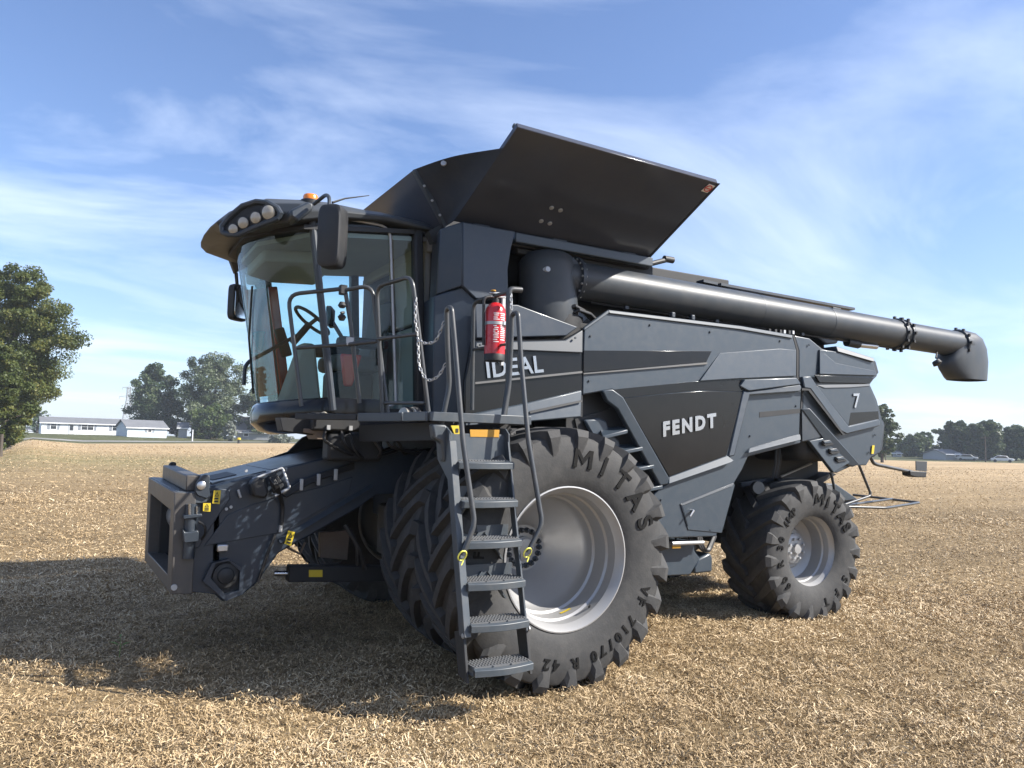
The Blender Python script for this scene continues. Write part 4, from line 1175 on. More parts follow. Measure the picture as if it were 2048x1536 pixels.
# ---- grain tank, lids and tarp
YL = -1.0
lb0, lb1 = at(907, 443, Y=-1.35), at(1295, 516, Y=-1.35)
lt0 = at(1035, 254, Y=-2.40)
nl = (lb1-lb0).cross(lt0-lb0).normalized()
lt1 = at(1436, 366, plane=(tuple(lb0), tuple(nl)))
if nl.y > 0: nl = -nl
lid = MB().prism([lb0, lb1, lt1, lt0], -nl*.05).build('tank_lid', M['lid'], comb_, bevel=.008)
MB().beam(lt0-nl*.065-(lt0-lb0).normalized()*.05, lt1-nl*.065-(lt0-lb0).normalized()*.05, .04, .03, up=nl).build('lid_edge', M['grey'], lid, bevel=.008)
for (x, y) in ((912, 557), (966, 572), (850, 637), (902, 651)):
    d = Vector(tuple(ray(*c7(x, y))))
    t = (lb0-Vector(tuple(CAM))).dot(nl)/d.dot(nl)
    MB().disc(Vector(tuple(CAM))+d*t, nl, .022, .012, 12).build('lid_bolt', M['galv'], lid)
# sticker
sx = [c7(1862, 412), c7(1897, 425), c7(1850, 466), c7(1812, 455)]
def on_lid(q, off=.004):
    d = Vector(tuple(ray(*q))); t = (lb0-Vector(tuple(CAM))).dot(nl)/d.dot(nl)
    return Vector(tuple(CAM))+d*t+nl*off
stk = MB().prism([on_lid(q) for q in sx], nl*.003).build('sticker', M['white'], lid, smooth=False)
cs = on_lid(c7(1855, 439), .009); uu = (lt1-lt0).normalized(); vv = (lt0-lb0).normalized()
MB().tube([cs + (uu*math.cos(a)+vv*math.sin(a))*.036 for a in np.linspace(0, 2*math.pi, 25)[:-1]], .005, 6, closed=True).build('sticker_print', M['red'], stk)
MB().box(cs, (.045, .004, .012)).build('sticker_print', M['red'], stk)
MB().beam(at(1026, 476, Y=-1.36), at(1300, 526, Y=-1.36), .10, .095).build('tank_rail', M['grey'], comb_, bevel=.01)
MB().beam(at(1030, 498, Y=-1.22), at(1300, 544, Y=-1.22), .10, .10).build('tank_rail', M['under'], comb_, bevel=.01)
for t in (.12, .5, .88):
    c_ = lb0.lerp(lb1, t)
    MB().box(c_+Vector((0, -.03, -.015)), (.16, .03, .05)).build('lid_hinge', M['greydark'], comb_, bevel=.006)
pipe('lid_lever', [at(1292, 530, Y=-1.36), at(1336, 519, Y=-1.36), at(1340, 520, Y=-1.36)], .028, M['black'])
MB().lathe([(-.06, .035), (.06, .035)], at(1337, 519, Y=-1.36), (1, 0, 0), 12).build('lever_knob', M['black'], comb_)
for y0, y1 in ((-1.33, -.96), (.96, 1.38)):
    cbox('tank_gap_filler', -.5, 1.72, y0, y1, 3.73, 3.80, M['under'])  # added to block sun slipping between tank wall and lid hinge
# front lid, tarp and far lid
fl_t, fl_b = at(825, 340, Y=-1.2), at(887, 456, Y=-1.2)
W2 = Vector((0, 2.4, 0))
MB().prism([fl_t, fl_t+W2, fl_b+W2, fl_b], (.05, 0, -.02)).build('tank_lid', M['lid'], comb_, bevel=.008)
MB().beam(fl_t+Vector((.02, -.02, 0)), fl_b+Vector((.02, -.02, 0)), .06, .05, up=(0, 1, 0)).build('lid_frame', M['greydark'], comb_, bevel=.006)
for t in (.3, .55, .8):
    MB().disc(fl_t.lerp(fl_b, t)+Vector((.0, -.05, 0)), (0, -1, 0), .012, .012, 8).build('lid_bolt', M['galv'], comb_)
tarp_top = [fl_t, fl_t.lerp(lt0.lerp(lb0, .28), .4)+Vector((0, 0, .015)), lt0.lerp(lb0, .26)]
tb = [fl_b, fl_b.lerp(lb0, .6)+Vector((0, 0, .0)), lb0]
gridn = 14
rings = []
for i in range(gridn+1):
    t = i/gridn
    P = fl_t.lerp(lt0.lerp(lb0, .20), t); Q = fl_b.lerp(lb0, t)
    P = P + Vector((0, 0, .03*math.sin(math.pi*t)))
    row = []
    for j in range(gridn+1):
        s = j/gridn
        p = P.lerp(Q, s)
        p += Vector((.5, .5, 0)).normalized()*(.05*math.sin(math.pi*t)*math.sin(math.pi*s)) + Vector((0, -.02*math.sin(9*s+5*t), 0))*math.sin(math.pi*t)
        row.append(p)
    rings.append(row)
tarp = MB().loft(rings, cap=False, closed=False).build('tank_tarp', M['fabric'], comb_, angle=80)
MB().disc(Vector(rings[5][1])+Vector((-.01, -.015, 0)), (-.5, -.8, .2), .026, .015, 14).build('grommet', M['galv'], tarp)
flip = lambda v: Vector((v.x, -v.y, v.z))
MB().prism([flip(lb0), flip(lb1), flip(lt1), flip(lt0)], Vector((nl.x, -nl.y, nl.z))*-.05).build('tank_lid', M['lid'], comb_, bevel=.008)
MB().prism([lb1, lt1, flip(lt1), flip(lb1)], (.03, 0, 0)).build('rear_lid', M['fabric'], comb_)
MB().prism([fl_t+W2, flip(lt0.lerp(lb0, .27)), flip(lb0), fl_b+W2], (.02, 0, 0)).build('tank_tarp', M['fabric'], comb_)
cbox('tank_floor', -.4, 1.95, -.98, .98, 3.4, 3.5, M['greydark'])
MB().prism([at(*p, Y=-1.22) for p in ((858, 462), (905, 436), (935, 440), (935, 475), (868, 485))], (0, .1, 0)).build('tank_corner', M['under'], comb_)
# shroud tower between cab and tank
def twr(px, py, Y): return at(px, py, Y=Y)
A1, A2 = twr(925, 443, -1.5), twr(1031, 462, -1.5)
B1, B2, B3 = twr(925, 572, -1.5), twr(952, 598, -1.5), twr(1018, 596, -1.5)
B4 = twr(1016, 540, -1.5)
MB().prism([A1, A2, twr(1022, 500, -1.5), B4, B3, B2, B1], (0, .5, 0)).build('shroud', M['shaded_grey'], comb_, bevel=.012)
F1 = twr(880, 458, -1.38); F2 = twr(872, 590, -1.30)
MB().hexa([A1, F1, F2, B1], [A1+Vector((.1, .4, 0)), F1+Vector((.1, .4, 0)), F2+Vector((.1, .4, 0)), B1+Vector((.1, .4, 0))]).build('shroud_face', M['shaded_grey'], comb_, bevel=.012)
MB().prism([twr(868, 592, -1.32), twr(925, 574, -1.46), twr(952, 600, -1.46), twr(946, 690, -1.46), twr(942, 845, -1.46), twr(865, 842, -1.32)], (.05, .4, 0)).build('shroud_lower', M['shaded_grey'], comb_, bevel=.012)
slab('decal', [(929, 777), (935, 777), (935, 801), (929, 801)], -1.475, .006, M['yellow'], bevel=0)
cbox('cab_rear_frame', -.56, -.42, -1.15, 1.15, 2.05, 3.84, M['under'])
# ---- cab
cab = empty('cab', (-1.2, 0, 2.1), parent=comb_)
def cabpart(mb, name, mat, **k):
    o = mb.build(name, mat, None, **k)
    o.parent = cab; o.matrix_parent_inverse = Matrix.Translation((1.2, 0, -2.1))
    return o
def XA(z): return -1.49-(z-2.38)*.178
YC = .95
def screen_x(y, z): return XA(z) - .46*max(math.cos(math.pi/2*min(abs(y)/YC, 1)), 0)**.75
Z0, Z1 = 2.22, 3.66
rings = []
for i in range(13):
    z = Z0+(Z1-Z0)*i/12
    rings.append([Vector((screen_x(y, z), y, z)) for y in np.linspace(-YC, YC, 33)])
cabpart(MB().loft(rings, cap=False, closed=False), 'windscreen', M['glass'], angle=80)
dn_top, dn_bot = at(779, 443, Y=-YC), at(790, 770, Y=-YC)
bz0, bz1 = 2.16, 3.83
def xd(z): return dn_bot.x + (dn_top.x-dn_bot.x)*(z-dn_bot.z)/(dn_top.z-dn_bot.z)
def pane(name, xs, y, z0=bz0, z1=bz1, mat='glass'):
    mb = MB()
    mb.add([(xs[0](z0), y, z0), (xs[1](z0), y, z0), (xs[1](z1), y, z1), (xs[0](z1), y, z1)], [(0, 1, 2, 3)])
    return cabpart(mb, name, M[mat], smooth=False)
pane('door_glass', (XA, xd), -YC)
pane('side_glass', (XA, lambda z: -.72), YC)
pane('rear_side_glass', (lambda z: xd(z)+.03, lambda z: -.66-(z-2.2)*.06), -YC)
for s in (-1, 1):
    cabpart(MB().tube([(XA(Z0)-.01, s*YC, Z0-.1), (XA(Z1)-.01, s*YC, Z1+.12)], .032, 10), 'pillar', M['greydark'])
    cabpart(MB().beam((-.66, s*YC, 2.1), (-.75, s*YC, 3.84), .12, .09, up=(1, 0, 0)), 'pillar', M['black'], bevel=.02)
cabpart(MB().tube(fillet([(xd(2.2)-.10, -YC-.01, 2.17), (xd(2.2), -YC-.01, 2.2), (xd(2.9), -YC-.01, 2.9), (xd(3.8), -YC-.01, 3.82), (xd(3.8)-.5, -YC-.01, 3.83)], .12), .014, 8), 'door_frame', M['galv'])
cabpart(MB().box((-1.08, -YC-.02, 2.62), (.02, .05, .16)), 'door_handle', M['black'], bevel=.008)
# floor, rear wall, headliner
cabpart(MB().prism([(XA(2.2), -.93, 2.16), (-1.76, -.4, 2.16), (-1.78, .4, 2.16), (XA(2.2), .93, 2.16), (-.62, .93, 2.16), (-.62, -.93, 2.16)], (0, 0, -.08)), 'floor', M['black'])
cabpart(MB().box((-.6, 0, 2.55), (.06, 1.88, .85)), 'rear_wall', M['beige'], bevel=.02)
cabpart(MB().box((-.60, -.40, 3.36), (.06, 1.0, .72)), 'rear_wall', M['beige'], bevel=.02)
cabpart(MB().prism([(XA(3.55)+.02, -.93, 3.64), (-2.08, -.4, 3.60), (-2.08, .4, 3.60), (XA(3.55)+.02, .93, 3.64), (-.62, .93, 3.75), (-.62, -.93, 3.75)], (0, 0, .04)), 'headliner', M['beige'])
cabpart(MB().prism([(XA(3.55), .90, 3.66), (-2.0, .5, 3.62), (-2.0, -.3, 3.62), (-1.3, -.3, 3.68), (-1.2, .90, 3.69)], (0, 0, -.12)), 'roof_console', M['beige'], bevel=.03)
cabpart(MB().box((-.60, 0, 3.74), (.07, 1.9, .18)), 'rear_wall', M['beige'], bevel=.02)
# seat, console, steering
seat = cabpart(MB().box((-1.05, .02, 2.62), (.52, .50, .16)), 'seat', M['seat'], bevel=.05)
cabpart(MB().hexa([(-.92, -.22, 2.66), (-.92, .26, 2.66), (-.78, .26, 2.66), (-.78, -.22, 2.66)], [(-.76, -.18, 3.28), (-.76, .22, 3.28), (-.64, .22, 3.28), (-.64, -.18, 3.28)]), 'seat_back', M['seat'], bevel=.05)
cabpart(MB().box((-.68, .02, 3.38), (.10, .26, .18)), 'headrest', M['seat'], bevel=.04)
cabpart(MB().box((-1.05, .02, 2.35), (.42, .40, .38)), 'seat_base', M['black'], bevel=.04)
cabpart(MB().box((-1.05, -.40, 2.80), (.50, .16, .10)), 'armrest', M['black'], bevel=.04)
cabpart(MB().box((-1.10, .40, 2.78), (.56, .18, .12)), 'armrest', M['black'], bevel=.04)
cabpart(MB().hexa([(-1.72, -.16, 2.18), (-1.72, .22, 2.18), (-1.35, .22, 2.18), (-1.35, -.16, 2.18)], [(-1.55, -.08, 2.80), (-1.55, .14, 2.80), (-1.42, .14, 2.80), (-1.42, -.08, 2.80)]), 'steering_column', M['beige'], bevel=.03)
sw = at(624, 642, Y=.03)
ax = Vector((.75, 0, 1)).normalized(); su = Vector((0, 1, 0)); sv = ax.cross(su)
cabpart(MB().tube([sw+(su*math.cos(a)+sv*math.sin(a))*.20 for a in np.linspace(0, 2*math.pi, 29)[:-1]], .018, 8, closed=True).tube([sw-su*.19, sw-ax*.06, sw+su*.19], .02, 8).tube([sw-ax*.3, sw-ax*.04], .035, 10), 'steering_wheel', M['black'])
cabpart(MB().box((-1.38, -.42, 3.02), (.05, .24, .18), Matrix.Rotation(rad(-25), 3, 'Z')), 'display', M['window'], bevel=.012)
cabpart(MB().tube([(-1.25, -.42, 2.82), (-1.36, -.42, 2.98)], .02, 8), 'display_arm', M['black'])
cabpart(MB().beam((XA(2.4)+.03, .90, 2.35), (XA(3.5)+.03, .90, 3.5), .10, .05, up=(0, 1, 0)), 'pillar_reflection', M['red_reflection'], bevel=.015)  # solid strip imitating a red reflection on the far pillar
cabpart(MB().beam((XA(2.4)+.02, .86, 2.75), (XA(3.0)+.02, .86, 3.05), .11, .05, up=(0, 1, 0)), 'pillar_reflection', M['black'], bevel=.015)  # dark part of the same imitated reflection
cabpart(MB().hexa([(-1.28, -.62, 2.36), (-1.20, -.62, 2.36), (-1.20, -.58, 2.36), (-1.28, -.58, 2.36)], [(-1.33, -.64, 2.66), (-1.12, -.64, 2.66), (-1.12, -.58, 2.66), (-1.33, -.58, 2.66)]), 'seat_reflection', M['red_reflection'], bevel=.02)  # small red block standing in for a reflection in the glass
cabpart(MB().tube(fillet([(-1.95, .62, 2.4), (-1.95, .62, 2.62), (-1.75, .66, 2.75), (-1.4, .72, 2.98)], .08), .02, 8), 'grab_rail', M['greydark'])
cabpart(MB().tube([(screen_x(.3, 2.3)-.02, .3, 2.3), (screen_x(-.05, 2.8)-.02, -.05, 2.8), (screen_x(-.3, 3.25)-.02, -.3, 3.25)], .010, 6), 'wiper', M['black'])
cabpart(MB().box((-.70, .30, 2.55), (.2, .5, .6)), 'storage_box', M['beige'], bevel=.04)
# nose below the windscreen
rings = []
for (z, off) in ((2.235, -.004), (2.21, .03), (2.13, .055), (2.04, .045), (1.97, -.03), (1.94, -.14)):
    rg = [Vector((screen_x(y, 2.22)-off*(1 if abs(y) < .9 else .3), y*(1+off*.12), z-.04*(math.cos(math.pi/2*y/YC)))) for y in np.linspace(-YC, YC, 25)]
    rg += [Vector((-1.0, YC, z)), Vector((-1.0, -YC, z))]
    rings.append(rg)
cabpart(MB().loft(rings), 'cab_nose', M['gloss'], angle=40)
cabpart(MB().box((-1.15, 0, 2.02), (1.0, 1.92, .16)), 'cab_sill', M['black'], bevel=.02)
# ---- cab roof
roof = empty('cab_roof', (-1.5, 0, 3.6), parent=comb_)
def roofpart(mb, name, mat, **k):
    o = mb.build(name, mat, None, **k)
    o.parent = roof; o.matrix_parent_inverse = Matrix.Translation((1.5, 0, -3.6))
    return o
half = [(-2.49, -.0), (-2.48, -.30), (-2.45, -.52), (-2.16, -.79), (-1.86, -1.06), (-1.60, -1.07), (-1.1, -1.08), (-.62, -1.06), (-.60, 0)]
zb = [3.70, 3.70, 3.68, 3.68, 3.72, 3.79, 3.84, 3.82, 3.82]
zm = [3.735, 3.735, 3.74, 3.78, 3.80, 3.85, 3.88, 3.85, 3.85]
zt = [3.86, 3.86, 3.86, 3.90, 3.88, 3.92, 3.93, 3.88, 3.88]
insb = [.10, .10, .06, .05, .02, .02, .02, .0, .0]
inst = [.17, .16, .12, .04, .05, .09, .09, .05, .04]
zc = [3.92, 3.92, 3.94, 3.97, 3.95, 3.98, 3.97, 3.91, 3.91]
insc = [.34, .32, .26, .14, .18, .22, .25, .10, .06]
def ring_of(z, ins):
    pts = []
    for (x, y), zz, i in zip(half, z, ins):
        d = Vector((-1.5-x, -y, 0)); d = d.normalized() if d.length > 0 else d
        pts.append(Vector((x, y, zz))+d*i)
    return pts + [Vector((p.x, -p.y, p.z)) for p in pts[-2:0:-1]]
shell = MB().loft([ring_of(zb, [i+.10 for i in insb]), ring_of(zb, insb), ring_of(zm, [0]*9), ring_of(zt, inst), ring_of(zc, insc), ring_of([z+.035 for z in zc], [i+.25 for i in insc])])
roofpart(shell, 'roof_shell', M['auger'], bevel=.012, angle=32)
roofpart(MB().prism([(-2.2, -.40, 3.655), (-2.2, .40, 3.655), (-1.8, .98, 3.67), (-.66, 1.0, 3.80), (-.66, -1.0, 3.80), (-1.8, -.98, 3.67)], (0, 0, .04)), 'roof_lining', M['black'])
QA, QB = Vector((-2.45, -.52, 0)), Vector((-1.86, -1.06, 0))
qd = (QB-QA).normalized(); qn = Vector((qd.y, -qd.x, 0)).normalized()
if qn.x > 0: qn = -qn
def atq(px, py, off=0.0): return at(px, py, plane=(tuple(QA+qn*off), tuple(qn)))
rec = [(350, 400), (440, 290), (580, 175), (730, 128), (850, 140), (960, 200), (995, 260), (970, 310), (880, 345), (690, 420), (540, 490), (420, 490), (360, 465)]
roofpart(MB().prism([atq(*c8(*p), .030) for p in rec], -qn*.06), 'light_recess', M['under'], bevel=.008)
roofpart(MB().tube([atq(*c8(*p), .034) for p in rec], .026, 8, closed=True), 'recess_rim', M['greydark'])
for (x, y, r) in ((865, 247, .062), (725, 305, .05), (588, 362, .05), (478, 432, .045)):
    l_ = roofpart(MB().lathe([(0, r*1.15), (.018, r*1.15), (.02, r)], atq(*c8(x, y), .03), qn+Vector((0, 0, -.15)), 20), 'work_light', M['black'])
    lens = MB().lathe([(0, r*.98), (.012, r*.96), (.022, r*.7), (.026, .001)], atq(*c8(x, y), .045), qn+Vector((0, 0, -.15)), 20).build('lens', M['lens'], None)
    lens.parent = roof; lens.matrix_parent_inverse = Matrix.Translation((1.5, 0, -3.6))
    lens.name = 'light_lens'
# housing at the near corner, beacon, antenna
roofpart(MB().prism([at(*c8(*p), Y=-1.10) for p in ((1100, 215), (1300, 122), (1365, 150), (1345, 222), (1185, 345), (1105, 292))], (0, .22, 0)), 'corner_housing', M['greydark'], bevel=.02)
bc = at(621, 405, Y=-.88)
roofpart(MB().lathe([(-.03, .085), (.012, .085), (.016, .07)], bc, (0, 0, 1), 24), 'beacon_base', M['black'])
roofpart(MB().lathe([(.012, .066), (.05, .066), (.065, .058), (.07, .02), (.07, .001)], bc, (0, 0, 1), 24), 'beacon', M['amber'])
roofpart(MB().tube([at(665, 405, Y=-1.0), at(690, 397, Y=-.95), at(738, 391, Y=-.9)], [.012, .008, .004], 6), 'antenna', M['black'])
roofpart(MB().tube(fillet([at(628, 408, Y=-1.14), at(652, 389, Y=-1.35), at(659, 394, Y=-1.45), at(658, 420, Y=-1.5)], .06), .016, 10), 'mirror_arm', M['greydark'])
# mirrors
def mirror(cpx, Y, hw, hh, thick, yaw_deg, glass_front, tilt=0):
    c = at(*cpx, Y=Y)
    m_ = empty('mirror', c, rz=rad(yaw_deg), parent=comb_)
    rot = Matrix.Rotation(rad(tilt), 3, 'Y')
    out = []
    for k in range(28):
        t = 2*math.pi*k/28; ct, st = math.cos(t), math.sin(t)
        out.append((hw*abs(ct)**.45*(1 if ct > 0 else -1), hh*abs(st)**.3*(1 if st > 0 else -1)))
    sec = [(-thick*.5, .86), (-thick*.42, .97), (0, 1.0), (thick*.4, .98), (thick*.5, .9)]
    MB().loft([[Vector((x, a*s, b*s)) for a, b in out] for x, s in sec]).build('housing', M['black'], m_)
    MB().loft([[Vector((x, a*s, b*s)) for a, b in out] for x, s in ((thick*.5, .84), (thick*.53, .83))]).build('mirror_glass', M['mirror'], m_)
    return m_
mirror((665, 474), -1.5, .105, .26, .15, 46, False)
mirror((476, 606), 1.12, .125, .20, .09, -48, True)
pipe('mirror_arm', [at(470, 535, Y=1.0), at(474, 575, Y=1.12)], .014, M['black'])
pipe('mirror_arm', [at(474, 545, Y=.98), at(478, 600, Y=1.05), at(497, 640, Y=.98)], .010, M['black'])
slab3('roof_bracket', [(455, 505, .8), (490, 490, .5), (500, 530, .75), (470, 545, .95)], .1, M['black'])

# ---- platform with perforated floor
plat_out = [(-1.84, -1.12), (-1.43, -1.53), (-1.24, -2.05), (-1.20, -2.42), (-.34, -2.42), (-.34, -1.0), (-1.9, -1.0)]
ZP = 2.085
def inside(x, y, poly):
    c = False; j = len(poly)-1
    for i in range(len(poly)):
        (xi, yi), (xj, yj) = poly[i], poly[j]
        if (yi > y) != (yj > y) and x < (xj-xi)*(y-yi)/(yj-yi)+xi: c = not c
        j = i
    return c
fl = MB(); pitch = .095
for i in range(18):
    for j in range(16):
        x, y = -1.94+pitch*(i+.5*(j % 2)), -2.42+pitch*j+pitch/2
        if not all(inside(x+a*pitch*.5, y+b*pitch*.5, plat_out) for a in (-1, 1) for b in (-1, 1)): continue
        n = 8; h = pitch/2; hr = .033
        outer = []
        for k in range(n):
            t = 2*math.pi*(k+.5)/n
            c_, s_ = math.cos(t), math.sin(t); mx = max(abs(c_), abs(s_))
            outer.append((x+h*c_/mx, y+h*s_/mx, ZP))
        inner = [(x+hr*math.cos(2*math.pi*(k+.5)/n), y+hr*math.sin(2*math.pi*(k+.5)/n), ZP) for k in range(n)]
        fl.add(outer+inner, [(k, (k+1) % n, n+(k+1) % n, n+k) for k in range(n)])
        lowr = [(a, b, c-.008) for a, b, c in inner]
        fl.add(inner+lowr, [(k, (k+1) % n, n+(k+1) % n, n+k) for k in range(n)])
pf = fl.build('platform_floor', M['ladder'], comb_, smooth=False)
for a, b in zip(plat_out[:-2], plat_out[1:-1]):
    d = (Vector((b[0], b[1], 0))-Vector((a[0], a[1], 0))).normalized()*.012
    MB().beam((a[0]+d.x, a[1]+d.y, ZP-.035), (b[0]-d.x, b[1]-d.y, ZP-.035), .03, .07 if a[0] > -1.5 else .05).build('platform_edge', M['ladder'] if a[0] > -1.3 else M['greydark'] if a[0] > -1.5 else M['black'], comb_, bevel=.006)
MB().prism([(-1.3, -2.35, ZP-.07), (-1.0, -1.2, ZP-.07), (-.4, -1.2, ZP-.07), (-.4, -2.35, ZP-.07)], (0, 0, -.03))
MB().beam((-1.2, -1.0, ZP-.16), (-.9, -2.3, ZP-.13), .10, .14).build('platform_bracket', M['under'], comb_)
MB().beam((-.5, -1.0, ZP-.16), (-.5, -2.3, ZP-.13), .10, .14).build('platform_bracket', M['under'], comb_)
cbox('valve_block', -1.5, -1.0, -.95, -.75, 1.68, 1.92, M['under'], bevel=.03)
for k in range(7):
    x = -1.5+.11*k+random.uniform(-.04, .04)
    pipe('hydraulic_hose', fillet([(x, -.95+.03*(k % 3), 1.98), (x+random.uniform(-.1, .2), -1.0, 1.86-.03*(k % 4)), (x+random.uniform(.1, .35), -.95, 1.74+random.uniform(-.04, .06)), (x+.45, -.75, 1.8)], .12), .014, M['hose'], n=7)
    if k % 2 == 0: MB().box((x, -.98, 1.97), (.03, .03, .04)).build('hose_fitting', M['galv'], comb_)
for (x, y) in ((808, 828), (823, 828)):
    c = at(x, y, Y=-1.83)
    MB().lathe([(0, .058), (.02, .062), (.05, .06), (.06, .05), (.075, .02)], c, (.9, .45, -.05), 20).build('work_light', M['black'], comb_)
    MB().lathe([(0, .055), (.012, .05), (.016, .001)], c, (-.9, -.45, .05), 20).build('light_lens', M['lens'], comb_)
MB().lathe([(0, .035), (.02, .03), (.024, .001)], at(648, 831, Y=-1.0), (-.6, -.8, 0), 16).build('position_lamp', M['lens'], comb_)
slab('footplate', [(609, 857), (643, 858), (654, 870), (653, 879), (634, 879), (629, 868), (609, 865)], -.9, .3, M['brown'])
slab('front_bracket', [(560, 835), (700, 840), (700, 870), (640, 872), (565, 862)], -.85, .2, M['under'])

# ---- railings
R_ = .0175
r1a, r1b = (-1.94, -1.10), (-1.41, -1.55)
def atv(px, py, x, y): # point above a plan position, at the height seen in the photograph
    d = Vector((x-CAM[0], y-CAM[1], 0)); n = Vector((-d.x, -d.y, 0))
    return at(px, py, plane=((x, y, 0), tuple(n)))
def rail_h(pl, x, y):
    return pl
p1 = atv(603, 812, -1.88, -1.15); p2 = atv(575, 600, -1.95, -1.10); p2.z = at(575, 589, Y=-1.1).z
p3 = at(690, 577, Y=-1.42); p4 = at(744, 570, Y=-1.56); p5 = at(776, 830, Y=-1.62); p0 = at(719, 806, Y=-1.46)
pipe('railing', [p1, p2, p3], R_, M['rail'], fil=.11, n=12)
pipe('railing', [p3+Vector((0, 0, -.01)), at(700, 640, Y=-1.43), p0], R_, M['rail'], n=12)
pipe('railing', [at(692, 580, Y=-1.43), p4, p5], R_, M['rail'], fil=.10, n=12)
pipe('railing', [at(590, 696, Y=-1.12), at(692, 689, Y=-1.43), at(754, 683, Y=-1.58)], R_*.9, M['rail'], n=12)
g1 = at(772, 828, Y=-1.62); g2 = at(747, 573, Y=-1.58); g3 = at(824, 552, Y=-2.07); g4 = at(858, 832, Y=-2.10)
pipe('gate_railing', [g1+Vector((-.03, 0, 0)), g2+Vector((.02, -.02, 0)), g3, g4, g4+Vector((.03, -.02, -.03))], R_, M['rail'], fil=.10, n=12)
pipe('gate_railing', [at(756, 678, Y=-1.6), at(836, 668, Y=-2.08)], R_*.9, M['rail'], n=12)
pipe('gate_railing', [at(768, 806, Y=-1.62), at(850, 806, Y=-2.09)], R_*.8, M['rail'], n=12)
MB().box(at(686, 580, Y=-1.41), (.06, .06, .08)).build('rail_clamp', M['black'], comb_, bevel=.008)
MB().box(at(700, 683, Y=-1.44), (.06, .03, .07)).build('rail_clamp', M['galv'], comb_, bevel=.006)
MB().tube([at(688, 625, Y=-1.43), at(682, 626, Y=-1.44)], .012, 8).lathe([(0, .02), (.02, .035), (.05, .02), (.052, .001)], at(684, 616, Y=-1.44), (0, 0, 1), 10).lathe([(0, .02), (.02, .035), (.05, .02), (.052, .001)], at(684, 629, Y=-1.44), (0, 0, -1), 10).build('clamp_knob', M['black'], comb_)
def ZL(z): return -2.45-(2.0-z)*.245
def lad(px, py):   # a point of the sloping ladder plane
    n = Vector((0, 1, -.245)).normalized()
    return at(px, py, plane=((0, -2.45, 2.0), tuple(n)))
off = Vector((0, -.09, 0))
# left hoop
pipe('handrail', [at(883, 848, Y=-2.38), at(899, 772, Y=-2.38), at(895, 690, Y=-2.38), at(893, 617, Y=-2.38), at(903, 614, Y=-2.47), at(910, 690, Y=-2.5), at(926, 885, Y=-2.62), lad(938, 1045)+off, lad(920, 1110)+off*.4], .019, M['rail'], fil=.06, n=12)
pipe('handrail', [at(1004, 848, Y=-2.40), at(1018, 770, Y=-2.38), at(1022, 690, Y=-2.38), at(1024, 628, Y=-2.38), at(1036, 624, Y=-2.47), at(1042, 720, Y=-2.5), at(1057, 885, Y=-2.62), lad(1072, 1045)+off, lad(1050, 1105)+off*.4], .019, M['rail'], fil=.06, n=12)
pipe('handrail', [at(1006, 846, Y=-2.32), at(1017, 770, Y=-2.32), at(1018, 578, Y=-2.32), at(1043, 580, Y=-2.32)], .024, M['rail'], fil=.04, n=12)
pipe('handrail', [at(944, 820, Y=-1.85), at(947, 603, Y=-1.85), at(1016, 585, Y=-2.30)], .017, M['rail'], fil=.08, n=12)
pipe('handrail', [at(945, 699, Y=-1.85), at(1016, 688, Y=-2.30)], .012, M['rail'], n=10)
for (x, y) in ((920, 1110), (1050, 1104)):
    c = lad(x, y)+off*.4
    MB().tube([c+Vector((.03*math.cos(a), -.02*math.sin(a), .035*math.sin(a))) for a in np.linspace(0, 2*math.pi, 15)[:-1]], .006, 6, closed=True).build('cable_tie', M['tie'], comb_)
    MB().tube([c+Vector((.0, -.02, -.03)), c+Vector((-.02, -.03, -.06))], .004, 5).build('cable_tie', M['tie'], comb_)
# chains: links strung along sagging lines
def chain(pts, name='chain'):
    pts = fillet([Vector(p) for p in pts], .25, 8)
    L = [0]
    for a, b in zip(pts[:-1], pts[1:]): L.append(L[-1]+(b-a).length)
    mb = MB(); s = 0; k = 0
    while s < L[-1]-.02:
        i = max(j for j in range(len(L)) if L[j] <= s); i = min(i, len(pts)-2)
        t = (pts[i+1]-pts[i]).normalized(); p = pts[i]+t*(s-L[i])
        u = t.cross(Vector((0, 1, .3))).normalized(); v = t.cross(u)
        w = u if k % 2 else v
        mb.tube([p+t*.022*math.cos(a)+w*.010*math.sin(a) for a in np.linspace(0, 2*math.pi, 9)[:-1]], .0045, 5, closed=True)
        s += .033; k += 1
    return mb.build(name, M['galv'], comb_)
chain([at(832, 600, Y=-2.1), at(830, 640, Y=-2.1), at(836, 674, Y=-2.1)])
chain([at(836, 678, Y=-2.1), at(850, 688, Y=-2.2), at(872, 684, Y=-2.3), at(890, 640, Y=-2.38)])
chain([at(836, 680, Y=-2.1), at(838, 735, Y=-2.12), at(854, 763, Y=-2.2), at(876, 755, Y=-2.3), at(893, 725, Y=-2.38)])
chain([at(1022, 592, Y=-2.35), at(1023, 625, Y=-2.38)])

